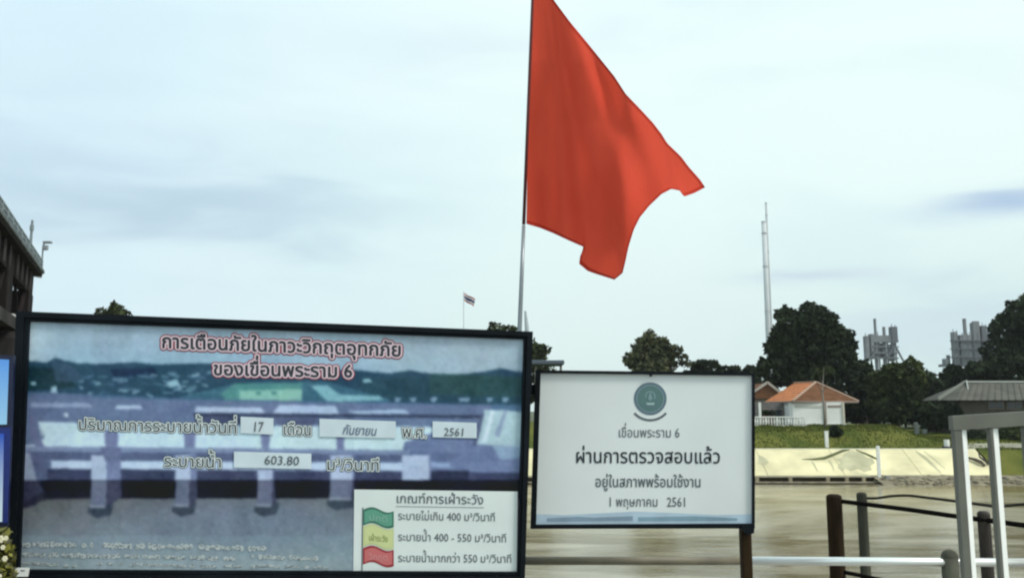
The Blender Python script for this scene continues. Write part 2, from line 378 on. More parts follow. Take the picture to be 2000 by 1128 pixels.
# ledge under the revetment with short piers and dark slots
led = thing('bank_ledge', 'low concrete ledge with dark slots at the foot of the cream revetment', 'ledge', (30, 83, -4.9))
MB().box((0, 83.72, -4.62), (2 * 45, .5, .13), bev=.02).build('ledge_beam', mat('pale_ledge', (.42, .38, .27), .85, vary=.4, vscale=1), led)
MB().box((0, 83.95, -4.93), (90, .1, .5)).build('recess_wall', mat('recess_brown', (.085, .06, .03), .9, vary=.4), led)
for px in (1478, 1543, 1616, 1653, 1686, 1711):
    c = at(px, 930, 83.6); MB().box((c.x, 83.62, -4.9), (.34, .34, .44), bev=.02).build('ledge_pier', mat('ledge_pier_c', (.36, .30, .20), .85, vary=.3), led)
MB().box((10, 83.1, -5.12), (70, .5, .14), bev=.02).build('footing_beam', mat('footing_beam_c', (.33, .28, .19), .85, vary=.5, vscale=1.2), led)
# rubble strip right of the ledge
rb = MB()
for k in range(420):
    x = rng.uniform(xat(1722, 935, 83), 75); y = rng.uniform(81.2, 84.0); t = (y - 81.2) / 2.8; z = -5.2 + t * .62; s_ = rng.uniform(.14, .42)
    rb.box((x, y, z), (s_ * 1.5, s_, s_ * .8), rz=rng.uniform(0, 3), bev=s_ * .2)
rb.add([(34, 81, -5.25), (90, 81, -5.25), (90, 84.05, -4.5), (34, 84.05, -4.5)], [(0, 1, 2, 3)])
rb.build('bank_rubble', m_stone, kind='stuff', label='brown rubble stones along the waterline right of the ledge', category='stones')
# grassy lower bank on the far right (continues the shore beyond the revetment)
gb = MB().add([(x1 + .2, 84.0, -4.5), (130, 84.0, -4.5), (130, 88.0, -2.35), (x1 + .2, 88.0, -2.35)], [(0, 1, 2, 3)])
gb.build('lower_grass_bank', m_grass, kind='structure')
MB().add([(44.5, 89.6, terrain(46, 89.6) + .12), (130, 89.6, -1.9), (130, 92.0, -1.7), (46.5, 92.0, terrain(46, 92) + .14)], [(0, 1, 2, 3)]).build('dirt_path', mat('dirt_track', (.30, .29, .21), .95, vary=.3, vscale=.6, bump=.3), kind='structure')

# white posts on the bank
p = at(1615, 870, 89.8); q = thing('marker_post', 'short white marker post on the grass in front of the house', 'post', (p.x, 89.8, terrain(p.x, 89.8)))
zt = zat(843, 89.8); z0 = terrain(p.x, 89.8)
MB().box((p.x, 89.8, (z0 + zt) / 2), (.36, .2, zt - z0 + .1), bev=.03).build('post', m_whitepipe, q)
MB().box((p.x, 89.8, zt + .06), (.42, .26, .08), bev=.02).build('cap', m_whitepipe, q)
p = at(1713, 925, 84.0); q = thing('gauge_post', 'tall thin white gauge post standing against the cream revetment', 'post', (p.x, 83.3, -5.2))
MB().box((p.x, 83.5, (-5.2 + zat(870, 83.5)) / 2), (.32, .16, zat(870, 83.5) + 5.2), bev=.03).build('post', m_whitepipe, q)
MB().box((p.x + .55, 83.0, -4.9), (.5, .4, .9), bev=.05).build('footing', m_conc, q)
for i, (px, py, s_, lab) in enumerate([(1735, 829, .42, 'left'), (1790, 829, .36, 'middle'), (1805, 829.5, .40, 'right')]):
    c = at(px, py, 112); z = zat(py, 112)
    q = thing('white_stone', '%s one of the three small pale boundary stones below the dark trees' % {'left': 'leftmost', 'middle': 'middle', 'right': 'rightmost'}[lab], 'stone', (c.x, 112, terrain(c.x, 112)), 'pale boundary stones')
    MB().box((c.x, 112, (z + terrain(c.x, 112)) / 2 + .1), (s_ * 1.6, s_, max(.5, (z - terrain(c.x, 112)) + .5)), bev=.12).build('stone', mat('pale_stone', (.36, .38, .36), .8), q)
c = at(1849, 864, 89); q = thing('white_drum', 'small round white drum on the bank beside the grey gate', 'drum', (c.x, 89, terrain(c.x, 89)))
MB().tube([(c.x, 89, zat(871, 89)), (c.x, 89, zat(858, 89))], .27, 14).build('body', m_whitepipe, q)
MB().tube([(c.x, 89, zat(875, 89)), (c.x, 89, zat(871, 89))], .5, 14).build('base', m_dark, q)

# ------------------------------------------------------------------ trees
def leaves(lobes, count, size, shell=.55, flat=.8):
    """leaf-sized quads spread through ellipsoid lobes [(centre, radii)]"""
    ws = np.array([r[0] * r[1] * r[2] for c, r in lobes]) ** .72; ws /= ws.sum()
    ids = rng.choice(len(lobes), count, p=ws)
    C = np.array([lobes[i][0] for i in ids]); Rr = np.array([lobes[i][1] for i in ids])
    d = rng.normal(size=(count, 3)); d /= np.linalg.norm(d, axis=1)[:, None]
    rad = shell + (1 - shell) * rng.random(count) ** .6
    rad *= 1 + .10 * np.sin(d[:, 0] * 7 + ids) * np.sin(d[:, 2] * 6 + ids * 2)
    P = C + d * Rr * rad[:, None]
    a = rng.normal(size=(count, 3)); a /= np.linalg.norm(a, axis=1)[:, None]
    b = np.cross(a, rng.normal(size=(count, 3))); b /= np.linalg.norm(b, axis=1)[:, None]
    s = size * rng.uniform(.55, 1.35, count)[:, None]
    V = np.stack([P - a * s, P + b * s * .55 , P + a * s, P - b * s * .55], 1).reshape(-1, 3)
    Fc = [(4 * i, 4 * i + 1, 4 * i + 2, 4 * i + 3) for i in range(count)]
    return V, Fc
def tree(name, label, cat, base, lobes, count, size, m, trunk_r=.35, fork=None, group=None, limbs=True, shell=.55):
    t = thing(name, label, cat, base, group)
    L2 = []
    for c_, r_ in lobes:
        L2.append((c_, tuple(k_ * .93 for k_ in r_)))
        for k_ in range(7):
            d_ = rng.normal(size=3); d_ /= np.linalg.norm(d_); f_ = rng.uniform(.16, .34)
            L2.append((tuple(np.array(c_) + d_ * np.array(r_) * rng.uniform(.78, 1.0)), tuple(q_ * f_ for q_ in r_)))
    V, Fc = leaves(L2, int(count * 1.15), size, shell)
    b = MB(); b.v = [tuple(v) for v in V]; b.f = Fc; b.build('crown', m, t)
    B = Vector(base); mid = sum((Vector(c) for c, r in lobes), Vector()) / len(lobes)
    top = Vector((B.x * .5 + mid.x * .5, B.y, B.z + (mid.z - B.z) * .55))
    MB().tube([B - Vector((0, 0, .3)), B + Vector((.05, 0, .5)), B.lerp(top, .5) + Vector((.15, 0, 0)), top], [trunk_r * 1.4, trunk_r, trunk_r * .85, trunk_r * .7], 9).build('trunk', m_bark, t, smooth=True)
    if limbs:
        for c, r in lobes:
            c = Vector(c); MB().tube([top - Vector((0, 0, .3)), top.lerp(c, .5) + Vector((0, 0, -.2)), c], [trunk_r * .5, trunk_r * .33, trunk_r * .12], 6).build('limb', m_bark, t, smooth=True)
    return t
def lobes_px(D, specs, dep=.8):
    """lobes given in photo pixels (x, y, rx, ry) for a crown D metres away"""
    k = D / F; r_ = []
    for i, (x, y, rx, ry) in enumerate(specs):
        c = at(x, y, D); r_.append(((c.x, D + rng.uniform(-1, 1) * rx * k * .5, c.z), (rx * k, rx * k * dep, ry * k)))
    return r_
# large dark tree behind the house
D = 116; B = at(1592, 800, D)
tree('broad_tree', 'large nearly black broad tree standing behind the orange roofed house', 'tree', (B.x, D, terrain(B.x, D)),
     lobes_px(D, [(1548, 642, 38, 42), (1585, 640, 40, 44), (1622, 655, 44, 42), (1645, 675, 30, 34), (1575, 690, 70, 50), (1530, 690, 32, 40), (1635, 705, 38, 36), (1525, 660, 24, 28),
                  (1512, 722, 34, 30), (1580, 735, 60, 34), (1640, 738, 38, 34), (1494, 712, 14, 16), (1505, 684, 14, 12), (1540, 612, 18, 14), (1574, 606, 16, 14), (1598, 606, 22, 12), (1655, 652, 14, 12)]), 17000, .36, m_leafdark, .5)
# bushy mass to the right of the house: separate trees
specs = [
 (118, 1690, [(1685, 728, 26, 28), (1700, 760, 28, 34), (1672, 770, 22, 34), (1688, 795, 28, 26)], m_leafdark, 'dark bushy tree directly right of the orange house', 3600),
 (112, 1752, [(1745, 738, 38, 28), (1775, 722, 24, 24), (1725, 752, 30, 30), (1765, 765, 44, 36), (1742, 795, 42, 30), (1790, 745, 24, 24)], m_leafmid, 'rounded olive green tree in the middle of the tree line right of the house', 7000),
 (120, 1812, [(1808, 748, 24, 26), (1826, 765, 24, 28), (1805, 782, 32, 34), (1835, 795, 28, 28), (1800, 812, 26, 18)], m_leafdark, 'low dark tree beside the left end of the grey roof', 4600),
 (128, 1868, [(1862, 727, 20, 16), (1880, 738, 24, 18), (1850, 745, 18, 20)], m_leafdark, 'small dark tree behind the left end of the grey roof', 2400),
 (124, 1966, [(1988, 620, 34, 36), (2010, 600, 34, 30), (1972, 655, 34, 36), (1945, 690, 26, 32), (1990, 690, 44, 44), (1960, 722, 60, 30), (2030, 650, 50, 70), (1955, 620, 12, 9), (1942, 640, 14, 14), (1915, 722, 30, 20)], m_leafdark, 'tall dark tree rising behind the grey roof at the right edge', 13000),
]
for D, bx, sp, m, lab, cnt in specs:
    B = at(bx, 820, D); tree('bushy_tree', lab, 'tree', (B.x, D, terrain(B.x, D) if D < 130 else -.9), lobes_px(D, sp), cnt, .34, m, .28, group='trees beyond the river')
# trees far behind the boards
D = 118
B = at(1275, 800, D)
tree('round_tree', 'rounded olive tree with gaps on its right side above the white board', 'tree', (B.x, D, terrain(B.x, D)),
     lobes_px(D, [(1272, 690, 40, 36), (1250, 700, 28, 26), (1292, 705, 34, 34), (1262, 668, 22, 14), (1290, 668, 20, 13), (1312, 688, 14, 22), (1328, 682, 7, 8), (1335, 705, 12, 14), (1236, 708, 16, 14), (1225, 692, 7, 3), (1270, 745, 50, 40)]), 5200, .34, m_leafolive, .35, shell=.35)
B = at(990, 800, D)
tree('round_tree', 'dark olive tree half hidden behind the right corner of the large photo board', 'tree', (B.x, D, terrain(B.x, D)),
     lobes_px(D, [(966, 641, 15, 14), (995, 646, 20, 11), (985, 680, 50, 34), (1030, 690, 32, 34), (1055, 690, 16, 20), (1068, 682, 8, 8), (1040, 740, 50, 50), (980, 750, 60, 50)]), 6500, .33, m_leafmid, .4)
B = at(222, 800, D)
tree('round_tree', 'distant dark tree poking above the left part of the photo board', 'tree', (B.x, D, terrain(B.x, D)),
     lobes_px(D, [(226, 606, 18, 14), (196, 608, 12, 9), (224, 596, 6, 8), (240, 618, 18, 14), (215, 650, 60, 40), (220, 720, 70, 60)]), 6500, .34, m_leafmid, .4)
for i, (bx, sp, lab) in enumerate([(1375, [(1375, 713, 28, 12), (1365, 740, 40, 26)], 'low dark tree right behind the rounded olive tree'),
                  (1420, [(1425, 722, 26, 9), (1410, 745, 40, 26)], 'lowest dark tree between the rounded tree and the broad dark tree'),
                  (1465, [(1468, 726, 18, 14), (1465, 750, 30, 28)], 'low dark tree touching the left skirt of the broad tree')]):
    B = at(bx, 800, 140); tree('low_tree', lab, 'tree', (B.x, 140, -.9), lobes_px(140, sp), 2600, .32, m_leafdark, .3, limbs=False, group='low trees on the skyline')
for px, top, wh in ((330, 700, 'leftmost'), (480, 706, 'second from the left'), (640, 704, 'second from the right'), (800, 708, 'rightmost')):
    B = at(px, 800, 125); tree('bank_tree', wh + ' of the four green bank trees hidden behind the photo board', 'tree', (B.x, 125, terrain(B.x, 125)),
        lobes_px(125, [(px, top + 34, 60, 34), (px - 30, top + 55, 50, 40), (px + 36, top + 55, 46, 40)]), 2600, .42, m_leafmid, .35, group='trees hidden behind the photo board')
for i, (bx, sp, lab) in enumerate([(1600, [(1560, 792, 60, 30), (1620, 800, 50, 30)], 'dark hedge filling the gap behind the orange roofed house'),
                  (1700, [(1680, 800, 50, 28), (1725, 806, 44, 24)], 'dark undergrowth at the foot of the trees right of the house'),
                  (1800, [(1780, 806, 50, 26), (1835, 808, 50, 26), (1880, 806, 50, 26)], 'dark undergrowth in front of the grey roofed building'),
                  (1850, [(1822, 812, 30, 26), (1850, 812, 26, 24)], 'dark shrubs against the left end wall of the grey roofed building'),
                  (1480, [(1470, 785, 40, 40), (1510, 790, 30, 36)], 'dark hedge behind the brown roofed house')]):
    Dh = (128, 122, 121, 104, 128)[i]; B = at(bx, 822, Dh); q = thing('hedge', lab, 'hedge', (B.x, Dh, terrain(B.x, Dh)), 'hedges under the trees')
    V, Fc = leaves(lobes_px(Dh, sp), 3200, .34); b = MB(); b.v = [tuple(v) for v in V]; b.f = Fc; b.build('foliage', m_leafdark, q)
# thin young tree in front of the house
D = 95.3; p = at(1611, 826, D)
q = thing('young_tree', 'thin bare young tree standing in front of the white house wall', 'tree', (p.x, D, terrain(p.x, D)))
tp = at(1609, 716, D)
MB().tube([(p.x, D, terrain(p.x, D) - .1), tuple(at(1609, 790, D)), tuple(at(1606, 765, D)), tuple(tp)], [.13, .11, .07, .02], 7).build('trunk', mat('pale_bark', (.24, .22, .19), .9), q, smooth=True)
for dx, y0, y1 in ((-13, 770, 742), (14, 765, 735), (-9, 750, 724), (10, 742, 718)):
    MB().tube([tuple(at(1607, y0, D)), tuple(at(1607 + dx * .6, (y0 + y1) / 2, D)), tuple(at(1607 + dx, y1, D))], [.05, .035, .01], 5).build('branch', m_bark, q)
V, Fc = leaves(lobes_px(D, [(1600, 728, 14, 10), (1618, 722, 13, 10)]), 260, .14); b = MB(); b.v = [tuple(v) for v in V]; b.f = Fc; b.build('crown', m_leafmid, q)
# round shrub by the house
D = 92.5; p = at(1631, 845, D); q = thing('round_shrub', 'small dark round shrub on the grass beside the white marker post', 'shrub', (p.x, D, terrain(p.x, D)))
V, Fc = leaves(lobes_px(D, [(1630, 840, 9, 11), (1636, 843, 10, 8), (1626, 846, 6, 7)]), 1400, .13); b = MB(); b.v = [tuple(v) for v in V]; b.f = Fc; b.build('foliage', m_leafdark, q)
MB().tube([(p.x, D, terrain(p.x, D) - .1), (p.x, D, terrain(p.x, D) + .4)], .06, 6).build('stem', m_bark, q)
# hedge at the far right seen through the gate
for i, (px, py, rx, ry, lab) in enumerate([(1905, 858, 26, 20, 'dark hedge bush seen through the first gap of the gate'), (1978, 852, 36, 24, 'green hedge bush seen through the right gap of the gate')]):
    D = 96; p = at(px, py + ry, D); q = thing('hedge_bush', lab, 'bush', (p.x, D, terrain(p.x, D)), 'bushes behind the gate')
    V, Fc = leaves(lobes_px(D, [(px, py, rx, ry), (px - rx * .6, py + 6, rx * .6, ry * .8), (px + rx * .6, py + 4, rx * .7, ry * .8)]), 2600, .2); b = MB(); b.v = [tuple(v) for v in V]; b.f = Fc; b.build('foliage', m_leafmid if i else m_leafdark, q)
# drift branch on the revetment
p = on_slope(1908, 908); q = thing('fallen_branch', 'dark forked fallen branch lying on the revetment behind the gate', 'branch', tuple(p))
MB().tube([on_slope(1890, 893, .15), on_slope(1905, 897, .3), on_slope(1916, 902, .3), on_slope(1924, 909, .1)], [.10, .16, .18, .12], 7).build('stem', m_bark, q)
MB().tube([on_slope(1911, 884, .5), on_slope(1914, 892, .5), on_slope(1925, 900, .3), on_slope(1930, 907, .1)], [.05, .09, .12, .08], 7).build('twig', m_bark, q)

# ------------------------------------------------------------------ house with orange roof
Hz = terrain(34, 98)
h = thing('orange_roof_house', 'small white walled house with an orange hipped roof on the far bank', 'house', (36, 101, Hz))
ez = zat(784, 97)
P_, Q_, R_, S_ = (30.5, 106.2, ez), (31.0, 97, ez), (38.7, 98.0, ez), (38.4, 107.2, ez)
A_, B_ = (34.2, 106.0, zat(748, 106)), (35.6, 102.5, zat(746.5, 102.5))
def roof_face(poly, name, m, rows, ridge_side):
    b = MB(); n = Vector(); vs = [Vector(v) for v in poly]
    b.add(vs, [tuple(range(len(vs)))])
    return b.build(name, m, h)
# tiled faces: rows of overlapping courses, real steps
def courses(e0, e1, t0, t1, rows, name, m, parent):
    """quad face from eave e0-e1 up to t0-t1 built as stepped tile courses"""
    e0, e1, t0, t1 = map(Vector, (e0, e1, t0, t1)); nrm = (e1 - e0).cross(t0 - e0).normalized()
    if nrm.z < 0: nrm = -nrm
    for r in range(rows):
        a, b_ = r / rows, (r + 1) / rows; o = nrm * .07
        q = [e0.lerp(t0, a), e1.lerp(t1, a), e1.lerp(t1, b_), e0.lerp(t0, b_)]
        top = [q[0] + o, q[1] + o, q[2], q[3]]; bot = [v - nrm * .05 for v in q]
        MB().add(top + bot, [(0, 1, 2, 3), (4, 5, 1, 0), (7, 6, 5, 4), (1, 5, 6, 2), (0, 3, 7, 4)]).build(name, m, parent)
roof = MB().add([Vector(v) - Vector((0, 0, .12)) for v in (P_, Q_, R_, S_, A_, B_)], [(0, 1, 5, 4), (1, 2, 5), (2, 3, 4, 5), (3, 0, 4), (3, 2, 1, 0)]).build('roof', m_trim, h)
courses(Q_, P_, B_, A_, 9, 'tile_course', m_tile, roof)
courses(Q_, R_, B_, (B_[0] + .01, B_[1], B_[2]), 9, 'tile_course', m_tile2, roof)
courses(S_, R_, A_, B_, 9, 'tile_course', m_tile2, roof)
for a, b_ in ((A_, B_), (B_, Q_), (B_, R_)):
    MB().bar(Vector(a) + Vector((0, 0, .08)), Vector(b_) + Vector((0, 0, .08)), .16, .30, bev=.04).build('ridge_cap', mat('ridge_cap_tile', (.36, .24, .17), .8), roof)
MB().bar(Vector(R_), Vector(Q_), .20, .10).build('fascia', m_trim, roof); MB().bar(Vector(Q_), Vector(P_), .20, .10).build('fascia', m_trim, roof)
# walls: front (with two bays) and side
wz0, wz1 = Hz - .3, ez - .05
xa, xb = xat(1547, 800, 97.6), xat(1644, 800, 98.1)
MB().box(((xa + xb) / 2, 101.42, (wz0 + wz1) / 2), (xb - xa, 8.0, wz1 - wz0)).build('wall', m_cream, h)
xm = xat(1609, 800, 97.7)
MB().box((xm, 97.36, (wz0 + wz1) / 2), (.28, .16, wz1 - wz0)).build('corner_post', m_trim, h)
MB().box((xb - .1, 97.36, (wz0 + wz1) / 2), (.22, .16, wz1 - wz0)).build('corner_post', mat('cream_trim', (.55, .52, .42), .7), h)
MB().box(((xa + xm) / 2, 97.40, wz1 - .45), (xm - xa - .5, .05, .28)).build('vent_panel', mat('vent_grey', (.52, .52, .47), .7), h)
MB().box(((xb + xm) / 2, 97.40, wz1 - .45), (xb - xm - .7, .05, .24)).build('vent_panel', m_trim, h)
MB().box(((xa + xb) / 2, 97.33, Hz + .05), (xb - xa + .2, .24, .25)).build('plinth', mat('plinth_grey', (.45, .45, .40), .8), h)
# recessed porch on the left
xl = xat(1482, 800, 99)
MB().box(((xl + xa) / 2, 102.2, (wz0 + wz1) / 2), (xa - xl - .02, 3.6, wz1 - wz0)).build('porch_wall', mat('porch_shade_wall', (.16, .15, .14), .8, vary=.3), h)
for px in (1497, 1520):
    c = at(px, 800, 100.3); f_ = MB().box((c.x, 100.37, (wz0 + wz1) / 2 + .1), (1.0, .08, 1.2)).build('window', m_trim, h)
    MB().box((c.x, 100.31, (wz0 + wz1) / 2 + .1), (.84, .04, 1.04)).build('pane', m_glass, f_)
for px in (1485, 1545):
    c = at(px, 800, 97.7); MB().box((c.x, 97.9, (wz0 + wz1) / 2), (.24, .24, wz1 - wz0)).build('porch_column', m_cream, h)
# second house behind on the left
h2 = thing('brown_roof_house', 'brown roofed house partly hidden by the white board and the orange house', 'house', (at(1490, 800, 112).x, 112, -.1))
c0 = at(1498, 747, 110); D = 110
gp = [at(1458, 772, D), at(1548, 788, D)]
zz = zat(773, D)
pk = Vector((c0.x, D, c0.z)); l_ = Vector((xat(1452, 770, D), D, zz - .3)); r_ = Vector((xat(1538, 772, D), D, zz - .3)); bk = Vector((0, 9, 0))
rf = MB().add([l_, r_, pk, l_ + bk, r_ + bk, pk + bk], [(0, 1, 2), (5, 4, 3), (1, 4, 5, 2), (0, 2, 5, 3), (0, 3, 4, 1)]).build('roof', m_tile2, h2)
MB().bar(pk + Vector((0, -.2, .05)), r_ + Vector((0, -.2, 0)), .28, .2).build('barge_board', mat('pale_barge', (.42, .37, .32), .8), rf)
MB().bar(pk + Vector((0, -.2, .05)), l_ + Vector((0, -.2, 0)), .28, .2).build('barge_board', mat('pale_barge', (.42, .37, .32), .8), rf)
MB().box(((l_.x + r_.x) / 2, D + 4.5, (zz - .3 - 1) / 2), (r_.x - l_.x - 1.4, 8.2, zz + .7)).build('wall', mat('tan_wall', (.34, .29, .24), .8, vary=.3), h2)
c = at(1483, 790, D); f_ = MB().box((c.x, D + .36, 1.3), (1.3, .1, 1.5)).build('window', m_whitepipe, h2); MB().box((c.x, D + .29, 1.3), (1.0, .04, 1.2)).build('pane', m_glass, f_)
# white balustrade in front of the porch
D = 96.6; bl = thing('balustrade', 'white concrete balustrade in front of the orange roofed house', 'balustrade', (xat(1520, 820, D), D, Hz))
xs0, xs1 = xat(1474, 820, D), xat(1572, 820, D); zt = zat(813, D); zb = terrain(32, D) - .03
MB().box(((xs0 + xs1) / 2, D, zt - .06), (xs1 - xs0, .24, .13), bev=.02).build('top_rail', m_cream, bl)
MB().box(((xs0 + xs1) / 2, D, zb + .10), (xs1 - xs0, .24, .15), bev=.02).build('bottom_rail', mat('balustrade_foot', (.55, .55, .48), .8), bl)
nb = 18
for k in range(nb + 1):
    x = xs0 + (xs1 - xs0) * k / nb; wide = .20 if k % 4 else .32
    MB().tube([(x, D, zb + .17), (x, D, (zb + zt) / 2), (x, D, zt - .12)], [wide * .3, wide * .5, wide * .3], 8).build('baluster', m_cream, bl)
for k, px in enumerate((1488, 1498, 1507)):
    c = at(px, 806, 98.6); q = thing('potted_shrub', ['leftmost', 'middle', 'rightmost'][k] + ' of the three dark potted shrubs on the porch', 'shrub', (c.x, 98.6, Hz), 'potted shrubs on the porch')
    V, Fc = leaves(lobes_px(98.6, [(px, 806, 6, 6)]), 220, .12); b = MB(); b.v = [tuple(v) for v in V]; b.f = Fc; b.build('foliage', m_leafdark, q)
    MB().tube([(c.x, 98.6, Hz - .1), (c.x, 98.6, zat(811, 98.6))], [.22, .32], 10).build('pot', m_tile2, q)

# grey-roofed shed on the right
D = 108; sh = thing('grey_roof_building', 'long low building with a grey sheet roof behind the gate on the right', 'building', (at(1940, 800, D).x, D, -1.2))
rl = at(1884, 746, D + 4); rr_ = Vector((rl.x + 22, D + 4, rl.z)); e_l = at(1836, 783, D - 1); e_l2 = at(1868, 783, D - 1)
zE = zat(781, D - 1); el = Vector((xat(1868, 783, D - 1), D - 1, zE)); er = Vector((rr_.x, D - 1, zE)); bl_ = Vector((el.x, D + 9, zE)); br_ = Vector((er.x, D + 9, zE))
hipl = Vector((xat(1834, 783, D + 1), D + 1.5, zE + .05))
rf = MB().add([el, er, rr_, rl, bl_, br_, hipl], [(0, 1, 2, 3), (5, 4, 3, 2), (0, 3, 6), (6, 3, 4), (1, 5, 2), (0, 6, 4, 5, 1)]).build('roof', m_roofgrey, sh)
nrib = 30
for k in range(nrib):
    t = (k + .5) / nrib; a = el.lerp(er, t); b_ = rl.lerp(rr_, t); MB().bar(a + Vector((0, -.02, .05)), b_ + Vector((0, 0, .05)), .07, .09).build('roof_rib', m_roofgrey, rf)
MB().bar(rl + Vector((-.1, 0, .08)), rr_ + Vector((0, 0, .08)), .2, .5).build('ridge_cap', m_roofpale, rf)
MB().bar(rl + Vector((0, -.3, .0)), hipl + Vector((0, -.3, .1)), .5, .12).build('barge_board', mat('barge_mid', (.22, .23, .20), .8, spec=.2), rf)
MB().bar(rl + Vector((0, -.5, .1)), at(1891, 762, D + 2) , .4, .12).build('barge_board', m_roofpale, rf)
MB().box(((el.x + er.x) / 2 + .4, D + 3.8, (zE - 1.3) / 2 - .0), (er.x - el.x - .8, 8.0, zE + 1.3 - .1)).build('wall', m_wallbrown, sh)
for k in range(5):
    c = at(1945 + k * 36, 791, D - .3); f_ = MB().box((c.x, D - .27, c.z), (1.9, .08, .95)).build('window', mat('window_frame_brown', (.17, .14, .11), .7), sh)
    MB().box((c.x - .45, D - .33, c.z), (.8, .04, .75)).build('pane', m_glass, f_); MB().box((c.x + .45, D - .33, c.z), (.8, .04, .75)).build('pane', m_glass, f_)

# blue-grey pavilion roof between the boards
D = 112; c = at(1080, 712, D); q = thing('small_pavilion', 'flat blue grey pavilion roof between the large board and the white board', 'pavilion', (c.x, D, -.1))
MB().box((c.x - 1, D, zat(709, D)), (xat(1108, 700, D) - xat(1060, 700, D) + 1.5, 5, .55), bev=.1).build('roof', mat('blue_grey_roof', (.07, .09, .12), .7), q)
for dx in (-2.2, 1.0): MB().box((c.x + dx, D, (zat(712, D)) / 2 - .1), (.3, .3, zat(712, D) - .1)).build('column', m_conc, q)

# ------------------------------------------------------------------ industry on the horizon
def cyl(px0, px1, ytop, D, m, name, par, zb=-.9):
    c = at((px0 + px1) / 2, ytop, D); r = (px1 - px0) / 2 * D / F
    return MB().tube([(c.x, D, zb), (c.x, D, c.z)], [r, r], 12).build(name, m, par, smooth=False)
def blk(px0, px1, y0, y1, D, m, name, par, dep=4):
    a = at(px0, y0, D); b_ = at(px1, y1, D); wd = b_.x - a.x
    return MB().box(((a.x + b_.x) / 2, D, (a.z + b_.z) / 2), (wd, dep or wd, a.z - b_.z)).build(name, m, par)
D = 900
for px0, px1, yt, lab, m, DD in ((1497.5, 1507.5, 435, 'shorter and thicker of the two pale chimneys above the dark tree', m_chim, 900), (1506.3, 1511, 398, 'taller thin chimney beside the thicker pale chimney', m_chim2, 930)):
    c = at((px0 + px1) / 2, 700, DD); q = thing('chimney', lab, 'chimney', (c.x, DD, -.9), 'chimneys on the horizon')
    r = (px1 - px0) / 2 * DD / F; zt = zat(yt, DD)
    sh_ = MB().tube([(c.x, DD, -.9), (c.x, DD, zt * .5), (c.x, DD, zt)], [r * 1.2, r, r * .92], 20).build('shaft', m, q, smooth=True)
    for fz in (.52, .76, .94):
        MB().tube([(c.x, DD, zt * fz), (c.x, DD, zt * fz + 1.2)], [r * 1.12, r * 1.12], 20).build('platform', m_chim2, q)
    MB().tube([(c.x, DD, zt), (c.x, DD, zt + 1.5)], [r * .98, r * .98], 20).build('rim', m_chim2, q)
D = 480
q = thing('process_plant', 'left of the two hazy grey industrial plants with a thin mast on the skyline', 'factory', (at(1720, 800, D).x, D, -.9), 'industrial plants on the skyline')
blk(1688, 1697, 656, 705, D, m_plant, 'tower_block', q); blk(1698, 1706, 652, 700, D, m_plant, 'tower_block', q)
cyl(1705.5, 1711, 622, D, m_plant, 'mast', q); cyl(1723, 1729, 638, D, m_plant, 'column', q); blk(1738, 1751, 638, 664, D, m_plant2, 'head_house', q)
blk(1703, 1738, 655, 668, D, m_plant, 'upper_deck', q); blk(1737, 1752, 664, 668.5, D, m_plant2, 'deck_slab', q)
for px in (1700, 1708, 1716, 1724, 1733, 1741, 1749): cyl(px - 1.4, px + 1.4, 668, D, m_plant2 if px % 3 else m_plant, 'column', q)
for y in (676, 688, 698): blk(1698, 1753, y, y + 2.2, D, m_plant, 'deck_slab', q, 4)
blk(1712, 1722, 670, 700, D + 4, m_plant, 'vessel', q); blk(1736, 1746, 672, 705, D + 4, m_plant, 'vessel', q)
for a_, b_ in (((1700, 700), (1716, 676)), ((1733, 698), (1749, 670)), ((1745, 668), (1764, 704))): MB().bar(at(*a_, D - 3), at(*b_, D - 3), .8, .8).build('brace', m_plant2, q)
for px, y in ((1690, 650), (1714, 648), (1741, 632), (1748, 634)): cyl(px - .7, px + .7, y, D, m_plant2, 'pipe', q, zb=zat(672, D))
q = thing('process_plant', 'right of the two hazy grey industrial plants beside the tall dark tree', 'factory', (at(1895, 800, D).x, D, -.9), 'industrial plants on the skyline')
blk(1859, 1871, 648, 712, D, m_plant, 'tower_block', q); cyl(1879.5, 1886.5, 622, D, m_plant, 'mast', q); blk(1872, 1898, 654, 716, D, m_plant, 'tower_block', q)
blk(1897, 1913, 630, 716, D, m_plant, 'head_house', q); cyl(1898, 1912, 627.5, D, m_plant, 'dome_tank', q); blk(1913, 1929, 636, 716, D, m_plant2, 'tower_block', q); blk(1928, 1942, 650, 716, D, m_plant2, 'tower_block', q)
cyl(1848, 1855, 693, D, m_plant2, 'column', q); blk(1836, 1874, 711, 716, D, m_plant2, 'deck_slab', q); blk(1843, 1850, 700, 712, D, m_plant, 'vessel', q)
for y in (664, 680, 696): blk(1858, 1930, y, y + 1.8, D - 2, m_plant2, 'deck_slab', q, 4)
for px in (1862, 1869, 1879, 1889, 1901, 1909, 1921): cyl(px - .8, px + .8, 650, D - 9, m_plant2, 'pipe', q)
for px, y in ((1861, 642), (1868, 644), (1893, 648), (1918, 630), (1925, 632)): cyl(px - .6, px + .6, y, D, m_plant2, 'pipe', q, zb=zat(672, D))
# two pale tank roofs under it
for i, (px, y, rr) in enumerate(((1863, 726, 8), (1883, 729, 10))):
    D2 = 300; c = at(px, y, D2); q = thing('storage_tank', ['left', 'right'][i] + ' one of two small pale tank tops below the right plant', 'tank', (c.x, D2, -.9), 'pale tanks')
    MB().tube([(c.x, D2, -.9), (c.x, D2, c.z)], rr * D2 / F, 14).build('shell', mat('tank_pale', (.42, .46, .45), .6), q)
    MB().tube([(c.x, D2, c.z), (c.x, D2, c.z + .8)], [rr * D2 / F, .3], 14).build('lid', mat('tank_pale', (.42, .46, .45), .6), q)

